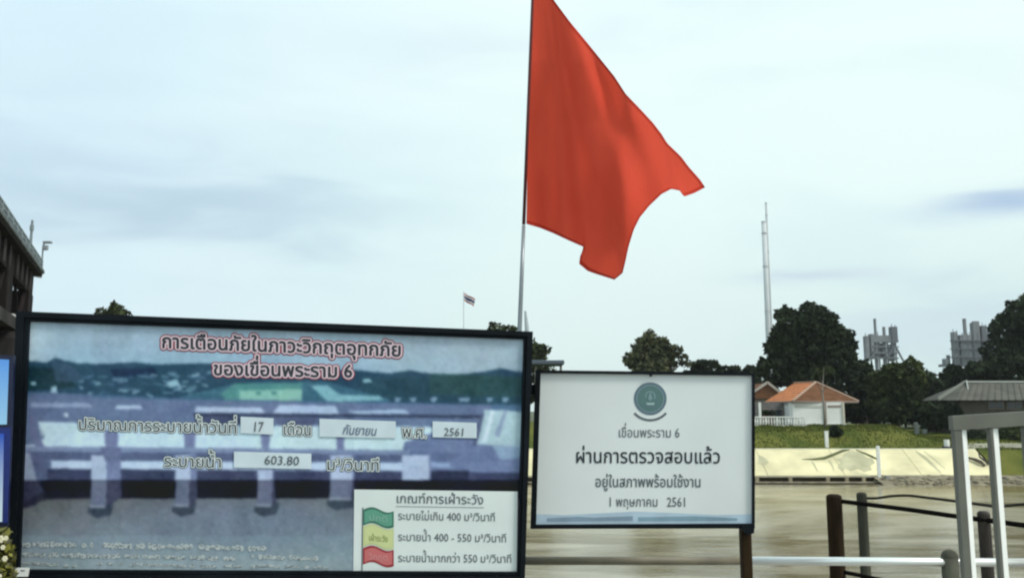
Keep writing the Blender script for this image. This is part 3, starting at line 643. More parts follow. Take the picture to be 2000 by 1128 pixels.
# ------------------------------------------------------------------ dam (left)
dd = Vector((.422, -1, 0)).normalized(); nn = Vector((-dd.y, dd.x, 0)); nn = nn if nn.x > 0 else -nn   # dd towards camera, nn away from deck (to the right)
E0 = Vector((-32.75, 60, 0)); DT = 11.2; LEN = 58.0
def dp(s, off=0.0, z=0.0): return E0 + dd * s - nn * off + Vector((0, 0, z))     # s metres from the far end, off metres inside
dam = thing('dam', 'dark concrete dam with a high railed deck at the left edge', 'dam', tuple(dp(10, 3, -5.2)))
def dbox(s0, s1, o0, o1, z0, z1, name, m, par=None, bev=0.0):
    a, b_ = dp(s0, (o0 + o1) / 2, (z0 + z1) / 2), dp(s1, (o0 + o1) / 2, (z0 + z1) / 2)
    return MB().bar(a, b_, abs(z1 - z0), abs(o1 - o0), bev=bev).build(name, m, par or dam)
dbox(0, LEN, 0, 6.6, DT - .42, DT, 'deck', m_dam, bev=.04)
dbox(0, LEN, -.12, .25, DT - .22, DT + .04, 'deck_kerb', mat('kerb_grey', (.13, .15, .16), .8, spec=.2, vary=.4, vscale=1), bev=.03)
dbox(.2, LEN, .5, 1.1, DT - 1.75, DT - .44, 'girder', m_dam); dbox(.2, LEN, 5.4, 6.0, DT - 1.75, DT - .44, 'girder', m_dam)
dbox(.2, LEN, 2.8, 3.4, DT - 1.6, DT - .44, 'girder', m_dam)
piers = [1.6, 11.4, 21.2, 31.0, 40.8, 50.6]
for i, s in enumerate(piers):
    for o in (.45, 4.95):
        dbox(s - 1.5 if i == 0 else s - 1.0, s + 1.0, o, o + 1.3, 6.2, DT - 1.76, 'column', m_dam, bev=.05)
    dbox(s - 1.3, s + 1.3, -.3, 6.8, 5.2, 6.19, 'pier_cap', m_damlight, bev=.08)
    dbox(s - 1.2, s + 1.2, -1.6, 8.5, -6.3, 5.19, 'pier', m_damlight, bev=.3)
    dbox(s - 1.0, s + 1.0, 1.76, 4.94, DT - 2.6, DT - 1.77, 'cross_beam', m_dam)
    for k in range(4):
        sk = s + 1.4 + k * 2.2
        if sk < LEN: MB().bar(dp(sk, .42, DT - 1.7), dp(sk, .42, DT - .46), .22, .16).build('girder_rib', m_damlight, dam)
    MB().bar(dp(s + 1.1, .9, 6.4), dp(s + 4.2, .9, DT - 1.8), .18, .18).build('brace', m_dam, dam)
    MB().bar(dp(s + 4.2, .7, 6.4), dp(s + 1.1, .7, DT - 1.8), .18, .18).build('brace', m_dam, dam)
dbox(.3, LEN, -1.2, 1.4, 5.35, 5.9, 'service_walkway', m_damlight)
for i in range(len(piers) - 1):
    a, b_ = piers[i] + 1.02, piers[i + 1] - 1.02
    gt = dbox(a, b_, 3.0, 3.3, -5.6, 3.6 + .2 * i, 'sluice_gate', m_dam)
    dbox(a + 3.2, b_ - .1, 1.0, 4.2, 6.6, DT - 1.8, 'hoist_housing', mat('hoist_dark', (.008, .007, .009), .8, spec=.05, vary=.4), None)
    for k in range(3): dbox(a + .3, b_ - .3, 2.85, 2.99, -4 + k * 2.6, -3.8 + k * 2.6, 'gate_rib', m_dam, gt)
dbox(3.0, 5.6, .8, 3.0, 6.2, 7.6, 'control_cabinet', mat('pale_cabinet', (.50, .52, .50), .6), None, bev=.05)
# railing of the dam deck: posts, rails and balusters
rl_ = thing('deck_railing', 'grey railing along the top of the dam deck', 'railing', tuple(dp(10, 0, DT)))
for z, wd in ((.70, .09), (.42, .05), (.14, .05)):
    MB().bar(dp(0.05, .08, DT + z), dp(LEN, .08, DT + z), wd, .09).build('rail', m_rail, rl_)
src = None
for k in range(int(LEN / 1.9)):
    s = .1 + k * 1.9
    MB().bar(dp(s, .08, DT), dp(s, .08, DT + .72), .12, .12).build('post', m_rail, rl_)
for k in range(150):
    s = .3 + k * .32
    if s < 40: MB().bar(dp(s, .08, DT + .2), dp(s, .08, DT + .66), .05, .05, up=dd).build('baluster', m_rail, rl_)
# lamp posts at its end
s = 3.6; b0 = at(63, 435, 56.6); q = thing('mast', 'plain grey mast rising from the end of the dam railing', 'mast', (b0.x, 56.6, DT))
zt = zat(430, 56.6)
MB().tube([(b0.x, 56.6, DT - .05), (b0.x, 56.6, zt)], [.10, .075], 10).build('pole', m_rail, q)
MB().tube([(b0.x, 56.6, zat(450, 56.6)), (b0.x, 56.6, zat(440, 56.6))], .13, 10).build('collar', m_rail, q)
MB().tube([(b0.x, 56.6, DT), (b0.x, 56.6, DT + .5)], .2, 10).build('base', m_rail, q)
D = 61.3; b0 = at(84.5, 478, D); q = thing('street_lamp', 'small street lamp with a short arm behind the end of the dam', 'lamp', (b0.x, D, -1))
MB().tube([(b0.x, D, DT - .3), (b0.x, D, zat(478, D))], [.07, .05], 8).build('pole', m_rail, q)
MB().bar((b0.x, D, DT - .25), (b0.x - .2, D - 1.6, DT - .25), .12, .12).build('bracket', m_rail, q)
MB().tube([(b0.x, D, zat(478, D)), (b0.x + .12, D, zat(473, D)), (xat(91, 472, D), D, zat(472.5, D))], .05, 6).build('arm', m_rail, q)
MB().box((xat(93, 472, D), D, zat(473, D)), (.62, .3, .16), bev=.05).build('lamp_head', mat('lamp_head_grey', (.22, .24, .26), .5), q)
MB().box((xat(88.5, 483, D), D, zat(483.5, D)), (.36, .28, .34), bev=.04).build('control_box', mat('lamp_head_grey', (.22, .24, .26), .5), q)

# national flag far away
D = 104; c = at(908, 640, D); q = thing('distant_flag', 'tiny striped national flag on a thin pole above the photo board', 'flag', (c.x, D, -.1))
MB().tube([(c.x, D, -.1), (xat(905.5, 569, D), D, zat(569, D))], [.09, .05], 8).build('pole', mat('thin_white_pole', (.6, .64, .66), .5), q)
bands = [((0, 1 / 6), (.36, .03, .04)), ((1 / 6, 2 / 6), (.7, .7, .7)), ((2 / 6, 4 / 6), (.035, .04, .13)), ((4 / 6, 5 / 6), (.7, .7, .7)), ((5 / 6, 1), (.36, .03, .04))]
for (v0, v1), cc in bands:
    b = MB(); pts = []
    for u in np.linspace(0, 1, 9):
        for v in (v0, v1):
            x = 906.5 + u * 22 - v * 0 - (3.5 * u * v); y = 571 + u * 13.5 + v * (15 - 1.0 * u) + 1.1 * math.sin(u * 6)
            pts.append(at(x, y, D + .25 * math.sin(u * 7)))
    b.add(pts, [(2 * i, 2 * i + 2, 2 * i + 3, 2 * i + 1) for i in range(8)]); b.build('stripe', mat('flag_stripe_%d' % round(cc[0] * 100), cc, .8, trans=.3), q)

# ------------------------------------------------------------------ Thai lettering
_g = {}
def glyph(c, off):
    k = (c, off)
    if k in _g: return _g[k]
    cu = bpy.data.curves.new('t', 'FONT'); cu.resolution_u = 2
    def geo(sx):
        cu.body = sx; o = bpy.data.objects.new('t', cu); col.objects.link(o); bpy.context.view_layer.update()
        me = bpy.data.meshes.new_from_object(o.evaluated_get(bpy.context.evaluated_depsgraph_get()))
        v = [(p.co.x, p.co.y) for p in me.vertices]; f = [tuple(p.vertices) for p in me.polygons]
        bpy.data.objects.remove(o); bpy.data.meshes.remove(me); return v, f
    v, f = geo(c) if c != ' ' else ([], [])
    if off == 0 or True:
        va, _ = geo(c + '|'); adv = max(p[0] for p in va) - 0.168
    bpy.data.curves.remove(cu)
    _g[k] = (v, f, adv); return _g[k]
UP = 'ิีึืั็'; TONE = '่้๊๋์'; LOW = 'ฺุู'
def layout(s, off=0.0, italic=0.0):
    x = 0; V = []; Fc = []; zs = []; prev = ''; k = 0
    for i, ch in enumerate(s):
        v, f, adv = glyph(ch, off)
        _, _, adv0 = glyph(ch, 0.0)
        dy = 0
        if ch in TONE:
            nxt = s[i + 1] if i + 1 < len(s) else ''
            if prev in UP or nxt == 'ำ': dy = .235
            else: dy = .03
        o = len(V); V += [(px + x + italic * py, py + dy) for px, py in v]; Fc += [tuple(j + o for j in q) for q in f]
        zs += [(k % 3) * .00012] * len(v); k += 1
        if ch not in UP + TONE + LOW: x += adv0
        prev = ch
    return V, Fc, zs, x
def write(plane, s, a, b, h, m, parent, off=0.0, lift=.004, name='lettering', italic=0.0):
    """text whose baseline runs from photo pixel a to b; h = em height in pixels; off = stroke thickening in em"""
    V, Fc, zs, w0 = layout(s, 0.0, italic)
    ux = ((b[0] - a[0]) / w0, (b[1] - a[1]) / w0); sx = h / math.hypot(*ux)
    if off <= 0: sh = [(0, 0)]
    else:
        n_ = 8 if off < .03 else 14
        sh = [(0, 0)] + [(off * math.cos(t), off * math.sin(t)) for t in np.linspace(0, 2 * math.pi, n_, endpoint=False)]
        if off > .06: sh += [(off * .5 * math.cos(t), off * .5 * math.sin(t)) for t in np.linspace(0, 2 * math.pi, 6, endpoint=False)]
    mb = MB()
    for q, (dx, dy) in enumerate(sh):
        mb.add([plane(a[0] + ux[0] * (x + dx * sx), a[1] + ux[1] * (x + dx * sx) - (y + dy) * h, lift + z * .25 + q * .00009 * .4) for (x, y), z in zip(V, zs)], Fc)
    o = mb.build(name, m, parent); o['kind'] = 'stuff'; return o

# ------------------------------------------------------------------ the big photo board
P1 = Plane((xat(40, 860, 4.12), 4.12), (xat(1030, 880, 4.36), 4.36))
c = P1(530, 1128); bd = thing('photo_board', 'large black framed board printed with a photograph of the dam and Thai writing', 'sign board', (c.x, c.y, 0))
I = [(56, 627), (1023, 662), (1010, 1116), (37, 1112)]
O = [(31, 607), (1041, 647), (1025, 1137), (12, 1134)]
def band_px(p, q, r, s, th, name, off=0.02):
    return slab(P1, [p, q, r, s], off, th).build(name, m_frame, bd)
# frame: four steel bars, each with an outer and a thinner raised inner lip
def lerp2(a, b, t): return (a[0] + (b[0] - a[0]) * t, a[1] + (b[1] - a[1]) * t)
for i, nm in enumerate(('frame_top', 'frame_right', 'frame_bottom', 'frame_left')):
    j = (i + 1) % 4
    m1, m2 = lerp2(O[i], I[i], .62), lerp2(O[j], I[j], .62)
    slab(P1, [O[i], O[j], m2, m1], .030, .055).build('frame_bar', m_frame, bd)
    n1, n2 = lerp2(O[i], I[i], .70), lerp2(O[j], I[j], .70)
    slab(P1, [n1, n2, I[j], I[i]], .020, .045).build('frame_lip', m_frame, bd)
slab(P1, [lerp2(O[i], I[i], .5) for i in range(4)], -.004, .012).build('backing_sheet', m_frame, bd)
for px in (120, 900):
    t_ = P1(px, 1120, -.035); MB().bar((t_.x, t_.y, -.05), (t_.x, t_.y, 1.55), .05, .05, up=Vector((0, 1, 0))).build('leg', m_frame, bd)
s_ = MB().bar(P1(60, 1122, -.06), P1(1000, 1125, -.06), .04, .04).build('cross_brace', m_frame, bd)

# the printed photograph, painted as colours on a fine grid
X0, Y0, W_, H_ = 20, 615, 1020, 520
img = np.zeros((H_, W_, 3)); yy, xx = np.mgrid[0:H_, 0:W_]; xx = xx + X0; yy = yy + Y0
def vgrad(y0, y1, c0, c1, x0=0, x1=2000):
    m = (yy >= y0) & (yy < y1) & (xx >= x0) & (xx < x1); t = np.clip((yy - y0) / (y1 - y0), 0, 1)[..., None]
    img[m] = (np.array(c0) * (1 - t) + np.array(c1) * t)[m]
def poly(pts, c, a=1.0):
    xs_, ys_ = [p[0] for p in pts], [p[1] for p in pts]; ins = np.zeros(xx.shape, bool); n = len(pts)
    for i in range(n):
        x1_, y1_ = pts[i]; x2_, y2_ = pts[(i + 1) % n]
        if y1_ == y2_: continue
        cnd = ((y1_ > yy) != (y2_ > yy)); xi = x1_ + (yy - y1_) * (x2_ - x1_) / (y2_ - y1_); ins ^= cnd & (xx < xi)
    img[ins] = img[ins] * (1 - a) + np.array(c) * a
def rect(x0, y0, x1, y1, c, a=1.0): poly([(x0, y0), (x1, y0), (x1, y1), (x0, y1)], c, a)
def blur(im, r):
    k = np.exp(-np.arange(-3 * r, 3 * r + 1) ** 2 / (2. * r * r)); k /= k.sum(); p = len(k) // 2
    for ax in (0, 1):
        pad = [(0, 0)] * 3; pad[ax] = (p, p); q = np.pad(im, pad, mode='edge'); res = np.zeros_like(im)
        for i, kv in enumerate(k): res += kv * (q[i:i + im.shape[0]] if ax == 0 else q[:, i:i + im.shape[1]])
        im = res
    return im
img[:] = (98, 114, 144)
vgrad(600, 745, (168, 182, 192), (128, 162, 184)); 
t = np.clip((xx - 500) / 450, 0, 1)[..., None]; msk = yy < 745; img[msk] = (img * (1 - .5 * t) + np.array((164, 174, 178)) * .5 * t)[msk]
t = np.clip((120 - xx) / 80, 0, 1)[..., None]; img[msk] = (img * (1 - .6 * t) + np.array((188, 200, 200)) * .6 * t)[msk]
# tree and town band
top = [(20, 703), (60, 704), (90, 707), (108, 698), (125, 703), (150, 708), (200, 710), (262, 706), (300, 711), (400, 708), (500, 716), (700, 722), (760, 728), (800, 722), (835, 728), (900, 730), (950, 724), (975, 718), (1000, 722), (1040, 730)]
poly(top + [(1040, 800), (20, 770)], (42, 76, 98))
poly([(20, 715), (120, 718), (150, 755), (20, 765)], (30, 62, 72)); poly([(215, 720), (300, 716), (310, 735), (220, 735)], (28, 52, 82))
poly([(700, 735), (1040, 740), (1040, 790), (700, 778)], (40, 76, 92)); poly([(840, 728), (1040, 735), (1040, 775), (840, 768)], (44, 80, 84))
poly([(100, 702), (140, 712), (165, 745), (110, 745)], (62, 86, 112), .7)
r2 = np.random.default_rng(3)
for k in range(62):
    x = r2.uniform(140, 405); y = r2.uniform(724, 770); wd = r2.uniform(5, 22); hh = r2.uniform(2, 5); sh2 = r2.uniform(-5, 5)
    c_ = [(120, 152, 172), (84, 116, 140), (100, 138, 156), (60, 95, 125), (140, 168, 182)][r2.integers(5)]
    poly([(x, y), (x + wd, y + sh2), (x + wd, y + sh2 + hh), (x, y + hh)], c_, .85)
poly([(325, 745), (345, 738), (352, 752), (330, 756)], (140, 175, 190)); poly([(60, 745), (70, 745), (70, 752), (60, 752)], (150, 185, 195)); poly([(100, 755), (110, 752), (112, 768), (98, 768)], (150, 180, 195))
poly([(350, 775), (440, 752), (500, 745), (640, 745), (760, 778), (760, 785), (350, 785)], (60, 104, 124)); poly([(430, 768), (460, 748), (590, 748), (580, 780), (440, 780)], (78, 136, 134))
poly([(468, 762), (590, 758), (590, 782), (468, 782)], (128, 178, 164)); poly([(500, 764), (510, 764), (510, 770), (500, 770)], (70, 130, 125)); poly([(530, 764), (540, 764), (540, 770), (530, 770)], (70, 130, 125))
poly([(607, 752), (640, 752), (665, 770), (740, 772), (750, 780), (640, 784)], (124, 172, 182)); poly([(708, 740), (724, 740), (726, 746), (710, 746)], (150, 190, 200))
for x in (770, 800, 840, 895, 905, 950, 980): poly([(x, 776), (x + 14, 774 + (x % 3)), (x + 10, 784), (x + 2, 784)], (140, 165, 190), .8)
# bridge deck
poly([(20, 762), (380, 778), (1040, 790), (1040, 812), (960, 800), (20, 775)], (72, 104, 134)); 
poly([(20, 772), (500, 783), (960, 790), (940, 836), (20, 832)], (98, 114, 146))
poly([(60, 786), (175, 786), (180, 795), (60, 795)], (138, 152, 182)); poly([(228, 790), (275, 791), (278, 798), (225, 797)], (170, 185, 208)); poly([(60, 765), (180, 770), (180, 778), (60, 773)], (90, 108, 140))
poly([(383, 793), (510, 795), (518, 806), (380, 804)], (168, 182, 206)); poly([(545, 789), (655, 792), (662, 808), (532, 806)], (162, 178, 204)); poly([(680, 802), (790, 798), (800, 806), (690, 808)], (158, 176, 202))
poly([(378, 805), (960, 810), (960, 816), (378, 811)], (52, 62, 88)); poly([(125, 806), (133, 806), (133, 814), (125, 814)], (190, 205, 215))
poly([(380, 810), (470, 812), (470, 835), (380, 830)], (66, 74, 104), .8); poly([(535, 812), (622, 814), (610, 832), (545, 830)], (82, 90, 122), .9)
# pale water seen through the gates
poly([(72, 822), (220, 826), (520, 830), (800, 832), (945, 836), (930, 868), (880, 882), (68, 878), (88, 850)], (182, 204, 216))
poly([(500, 835), (800, 838), (800, 880), (500, 878)], (182, 204, 208)); poly([(75, 832), (150, 826), (150, 845), (80, 850)], (176, 200, 205), .7)
for x0_, x1_ in ((203, 231), (358, 382), (508, 527), (655, 673)): poly([(x0_, 838), (x1_, 840), (x1_ - 2, 884), (x0_ + 3, 884)], (112, 120, 156))
poly([(790, 862), (850, 842), (960, 850), (1010, 880), (1040, 900), (1040, 950), (760, 945), (780, 900)], (104, 118, 154)); poly([(945, 800), (985, 800), (1040, 805), (1040, 880), (960, 868), (930, 866)], (158, 184, 190))
poly([(940, 862), (958, 800), (966, 800), (950, 862)], (190, 205, 215)); poly([(922, 868), (940, 806), (946, 806), (930, 870)], (78, 88, 118)); poly([(965, 850), (985, 800), (990, 800), (975, 852)], (120, 135, 165), .8)
poly([(962, 868), (1040, 872), (1040, 905), (975, 895)], (134, 158, 182)); poly([(790, 880), (900, 884), (880, 905), (800, 902)], (92, 106, 142)); poly([(905, 905), (1040, 890), (1040, 950), (905, 952)], (112, 126, 160))
poly([(40, 868), (80, 866), (100, 872), (98, 884), (40, 882)], (182, 196, 212)); poly([(58, 810), (66, 812), (72, 850), (88, 872), (70, 872), (58, 850)], (104, 112, 146))
# beam, sill and piers
poly([(20, 877), (500, 882), (800, 888), (800, 900), (20, 896)], (84, 94, 126)); poly([(20, 870), (500, 874), (800, 878), (800, 886), (20, 880)], (120, 134, 164))
poly([(100, 898), (800, 903), (800, 918), (100, 914)], (178, 194, 216)); poly([(20, 913), (1040, 922), (1040, 948), (20, 938)], (64, 70, 100)); poly([(840, 918), (915, 918), (915, 950), (840, 950)], (44, 50, 78))
poly([(820, 900), (880, 902), (880, 912), (825, 912)], (136, 156, 190))
for x0_, x1_, xs_ in ((178, 208, 236), (342, 372, 384), (503, 532, 535), (645, 688, 692), (785, 838, 842)):
    poly([(x0_, 888), (x1_, 888), (x1_, 945), (x0_, 945)], (164, 176, 200)); poly([(x1_, 880), (xs_, 884), (xs_, 945), (x1_, 945)], (112, 122, 158))
poly([(195, 870), (236, 872), (236, 900), (205, 900)], (100, 108, 142))
poly([(30, 880), (58, 884), (80, 905), (78, 940), (30, 936)], (140, 150, 172)); poly([(58, 884), (92, 900), (92, 940), (72, 940)], (88, 98, 130))
# darker lower half below the fold of the print
vgrad(937, 974, (14, 16, 34), (16, 20, 36)); vgrad(972, 1060, (98, 100, 100), (114, 124, 134)); vgrad(1045, 1140, (118, 132, 140), (146, 160, 160))
bx = 480; t = np.exp(-((xx - bx) / 260.) ** 2 - ((yy - 1010) / 55.) ** 2)[..., None] * .5; msk = yy > 972; img[msk] = (img * (1 - t) + np.array((112, 130, 156)) * t)[msk]
poly([(20, 937), (75, 937), (90, 965), (70, 985), (20, 998)], (54, 56, 78)); poly([(20, 996), (90, 975), (200, 970), (200, 960), (90, 955)], (34, 34, 52), .6)
for x0_, x1_, xs_, yb in ((178, 208, 236, 990), (343, 370, 384, 988), (503, 532, 536, 988), (645, 688, 692, 975)):
    poly([(x0_, 938), (x1_, 938), (x1_ - 2, yb), (x0_ - 3, yb)], (100, 106, 128)); poly([(x1_, 938), (xs_, 938), (xs_ + 2, 968), (x1_ + 8, yb - 6), (x1_, yb)], (62, 64, 88))
    poly([(x0_ - 6, yb), (x1_ + 4, yb - 4), (x1_ + 14, yb - 10), (x1_ + 8, yb + 14), (x0_ + 10, yb + 20), (x0_ - 8, yb + 10)], (60, 70, 84)); poly([(x0_ - 2, yb - 4), (x1_ - 2, yb - 5), (x1_ - 2, yb + 1), (x0_ - 2, yb + 1)], (140, 148, 160), .8)
img = blur(img, 2)
for sc_, am in ((40, 4), (16, 2.2), (7, 3)):
    nz = r2.normal(0, 1, (H_ // sc_ + 3, W_ // sc_ + 3, 1)) * am + r2.normal(0, 1, (H_ // sc_ + 3, W_ // sc_ + 3, 3)) * am * .25
    img += blur(nz.repeat(sc_, 0).repeat(sc_, 1)[:H_, :W_], max(2, sc_ // 3))
img = (img - 128) * 1.14 + 127
lum = img.mean(2, keepdims=True); img = (img * .82 + lum * .18) * np.array((.955, .966, .995))
img += r2.normal(0, 1, (H_ // 4 + 1, W_ // 4 + 1, 1)).repeat(4, 0).repeat(4, 1)[:H_, :W_] * 2.0
img = blur(img, 1)
PK = 0.84    # print reflectance of a tone that reads this bright in daylight
nx, ny = 500, 240
gx, gy = np.meshgrid(np.linspace(0, 1, nx), np.linspace(0, 1, ny))
I_ = [lerp2(I[i], O[i], .12) for i in range(4)]
PX = (1 - gy) * ((1 - gx) * I_[0][0] + gx * I_[1][0]) + gy * ((1 - gx) * I_[3][0] + gx * I_[2][0])
PY = (1 - gy) * ((1 - gx) * I_[0][1] + gx * I_[1][1]) + gy * ((1 - gx) * I_[3][1] + gx * I_[2][1])
colr = s2l(np.clip(img[np.clip((PY - Y0).astype(int), 0, H_ - 1), np.clip((PX - X0).astype(int), 0, W_ - 1)], 0, 255)) / PK
colr = np.clip(colr, .004, .85).reshape(-1, 3)
# plane intersection, vectorised
Rm = np.array(RX); dirs = np.stack([(PX - 1000) / F, np.ones_like(PX), -(PY - 564) / F], -1).reshape(-1, 3) @ Rm.T
pn = np.array(P1.n); p0 = np.array(P1.p) + pn * 0.0; eye = np.array(EYE)
tt = ((p0 - eye) @ pn) / (dirs @ pn); VV = eye + dirs * tt[:, None] - np.array(bd['_o'])
me = bpy.data.meshes.new('printed_photograph'); ii = (np.arange(ny - 1)[:, None] * nx + np.arange(nx - 1)).ravel()
me.from_pydata(VV.tolist(), [], np.stack([ii, ii + nx, ii + nx + 1, ii + 1], 1).tolist())
at_ = me.color_attributes.new('print_colour', 'FLOAT_COLOR', 'POINT'); at_.data.foreach_set('color', np.hstack([colr, np.ones((len(colr), 1))]).ravel())
me.materials.append(attr_mat('printed_photo_sheet')); me.update()
po = bpy.data.objects.new('printed_photograph', me); col.objects.link(po); po.parent = bd; po['_o'] = bd['_o']
# smeared rows of tiny pale print along the foot, too soft to read
m_pale = mat('pale_halo_print', (0.40, 0.44, 0.45), .5); m_mid = mat('grey_smear_print', (0.19, 0.22, 0.235), .5)
rows = [((44, 1062), (520, 1070), 13), ((44, 1082), (455, 1090), 11), ((44, 1099), (150, 1103), 9), ((490, 1086), (620, 1090), 11), ((190, 1100), (470, 1106), 7), ((490, 1104), (640, 1108), 8)]
hb = MB(); db = MB()
for (ax, ay), (bx_, by_), hh in rows:
    x = ax
    while x < bx_:
        wd = r2.uniform(5, 12); t_ = (x - ax) / (bx_ - ax); y = ay + (by_ - ay) * t_; h_ = hh * r2.uniform(.6, 1.0)
        if r2.random() < .9:
            n_ = 8; cx_, cy_ = x + wd / 2, y + r2.uniform(-1.5, 1.5)
            hb.add([P1(cx_ + wd * .55 * math.cos(a_) , cy_ + h_ * .5 * math.sin(a_), .0015 + r2.random() * .0006) for a_ in np.linspace(0, 2 * math.pi, n_, endpoint=False)], [tuple(range(n_))])
            for q_ in range(2):
                u_, v_ = cx_ + r2.uniform(-.4, .4) * wd, cy_ + r2.uniform(-.3, .3) * h_; a2 = r2.uniform(1, 2.4); b2_ = r2.uniform(.8, 1.6)
                db.add([P1(u_ + a2 * math.cos(a_), v_ + b2_ * math.sin(a_), .003 + r2.random() * .0006) for a_ in np.linspace(0, 2 * math.pi, 6, endpoint=False)], [tuple(range(6))])
        x += wd * r2.uniform(.8, 1.15)
hb.build('tiny_print_halo', m_pale, bd, kind='stuff'); db.build('tiny_print', m_mid, bd, kind='stuff')

m_red = mat('dark_red_outline', (0.26, 0.03, 0.055), .5); m_pink = mat('pinkish_white_halo', (0.72, 0.56, 0.62), .5)
m_dko = mat('dark_outline', (0.035, 0.055, 0.07), .5); m_wh = mat('cool_white_halo', (0.70, 0.76, 0.77), .5)
def outlined(s, a, b, h, o1, o2, mo, mh, core=m_ink, oc=.012):
    write(P1, s, a, b, h, mo, bd, o1, .0012, 'lettering_outline'); write(P1, s, a, b, h, mh, bd, o2, .0026, 'lettering_halo'); write(P1, s, a, b, h, core, bd, oc, .0042, 'lettering')
outlined('การเตือนภัยในภาวะวิกฤตอุทกภัย', (315, 678.5), (785, 695.5), 37, .165, .105, m_red, m_pink, oc=.026)
outlined('ของเขื่อนพระราม 6', (416, 731.5), (689, 736.5), 36, .165, .105, m_red, m_pink, oc=.026)
outlined('ปริมาณการระบายน้ำวันที่', (152, 838.5), (464, 846), 32, .095, .06, m_dko, m_wh, oc=.0)
outlined('เดือน', (552, 848), (609, 850), 32, .095, .06, m_dko, m_wh, oc=.0)
outlined('พ.ศ.', (785, 853), (834, 855), 32, .095, .06, m_dko, m_wh, oc=.0)
outlined('ระบายน้ำ', (320, 910), (434, 913), 32, .095, .06, m_dko, m_wh, oc=.0)
outlined('ม³/วินาที', (637, 917), (742, 919), 32, .095, .06, m_dko, m_wh, oc=.0)
m_card = mat('white_number_card', (0.60, 0.69, 0.74), .5, vary=.08, vscale=9)
for pts, s, a, b, h_, it in (([(470, 813), (534, 816), (534, 848), (470, 845)], '17', (492, 842), (514, 842), 27, .1), ([(624, 817), (773, 822), (773, 855), (624, 852)], 'กันยายน', (668, 847), (735, 850), 25, .25),
                      ([(845, 822), (931, 825), (931, 855), (845, 853)], '2561', (866, 850), (908, 851), 22, .1), ([(457, 881), (608, 885), (608, 915), (457, 912)], '603.80', (515, 906), (584, 908), 25, .1)):
    cd = slab(P1, pts, .006, .003).build('number_card', m_card, bd); write(P1, s, a, b, h_, m_penblue if it > .2 else m_inkgrey, cd, .008, .0085, 'handwriting', it)
# legend with three warning flags
lg = slab(P1, [(692, 955), (1011, 959), (1009, 1117), (690, 1115)], .003, .002).build('legend_panel', mat('legend_white', (0.68, 0.73, 0.71), .5, vary=.06, vscale=4), bd)
write(P1, 'เกณฑ์การเฝ้าระวัง', (773, 981), (945, 984), 25, m_inkgrey, lg, .008, .005)
sheet(P1, [(773, 987.5), (945, 990), (945, 991), (773, 988.5)], .0047).build('underline', m_inkgrey, lg)
write(P1, 'ระบายไม่เกิน 400 ม³/วินาที', (777, 1014), (968, 1017), 22, m_inkgrey, lg, .004, .005)
write(P1, 'ระบายน้ำ 400 - 550 ม³/วินาที', (777, 1055), (990, 1058), 22, m_inkgrey, lg, .004, .005)
write(P1, 'ระบายน้ำมากกว่า 550 ม³/วินาที', (777, 1096), (1000, 1098), 22, m_inkgrey, lg, .004, .005)
def wavy(x0_, x1_, yt, hh, amp):
    xs_ = np.linspace(0, 1, 14); f_ = lambda u: amp * math.sin(u * 2 * math.pi - .3)
    return [(x0_ + (x1_ - x0_) * u, yt - f_(u) + 3 * u) for u in xs_] + [(x0_ + (x1_ - x0_) * u, yt + hh - f_(u) + 3 * u) for u in xs_[::-1]]
for i, (yt, cc, ce, s, hh) in enumerate(((993, (0.10, 0.30, 0.21), (.035, .15, .10), 'ปกติ', 31), (1026, (0.56, 0.60, 0.28), (.52, .57, .28), 'เฝ้าระวัง', 40), (1068, (0.52, 0.13, 0.13), (.30, .02, .03), 'วิกฤต', 32))):
    sheet(P1, wavy(709, 769, yt, hh, 4.5), .0045).build('flag_icon', mat('icon_edge_%d' % i, ce, .5), lg)
    sheet(P1, wavy(712, 766, yt + 4, hh - 8, 4.2), .0052).build('flag_icon_field', mat('icon_%d' % i, cc, .5), lg)
    write(P1, s, (720, yt + hh * .72), (758, yt + hh * .72 + 3), 17, mat('icon_text_%d' % i, (tuple(v * .9 + .12 for v in cc) if i != 1 else (.24, .30, .09)), .5), lg, .01, .006)
sheet(P1, [(707.5, 990), (709.5, 990), (708, 1115), (706, 1115)], .005).build('icon_pole', m_inkgrey, lg)
# white tag hooked on the lower left corner of the frame
q_ = slab(P1, [(30, 1108), (57, 1108), (54, 1125), (29, 1125)], .036, .006).build('corner_tag', m_gateedge, bd)
slab(P1, [(40, 1112), (48, 1112), (48, 1114), (40, 1114)], .038, .002).build('tag_slot', m_inksoft, q_)

# ------------------------------------------------------------------ the white inspection board
P2 = Plane((xat(1046, 880, 4.5), 4.5), (xat(1470, 880, 4.5), 4.5))
c = P2(1455, 1100); b2 = thing('inspection_board', 'smaller white board with a round green emblem and Thai inspection text', 'sign board', (c.x, c.y, 0))
I2 = [(1056, 728), (1470, 733), (1470, 1022), (1047, 1024)]; O2 = [(1046, 722), (1474.5, 727.5), (1474.5, 1031), (1036, 1032)]
for i in range(4):
    j = (i + 1) % 4; slab(P2, [O2[i], O2[j], I2[j], I2[i]], .018, .036).build('frame_bar', m_frame, b2)
slab(P2, [lerp2(O2[i], I2[i], .8) for i in range(4)], 0, .006).build('white_sheet', m_white, b2)
slab(P2, [(1450, 1026), (1474, 1024), (1473, 1040), (1461, 1044), (1450, 1034)], .03, .05).build('corner_clamp', m_frame, b2)
MB().sphere(P2(1271, 732, .022), .008).build('bolt', m_frame, b2)
t_ = P2(1455, 1030, -.05); MB().bar((t_.x, t_.y, -.05), (t_.x + .0, t_.y, zat(735, t_.y)), .064, .05, up=Vector((0, 1, 0)), bev=.006).build('leg', m_brownpost, b2)
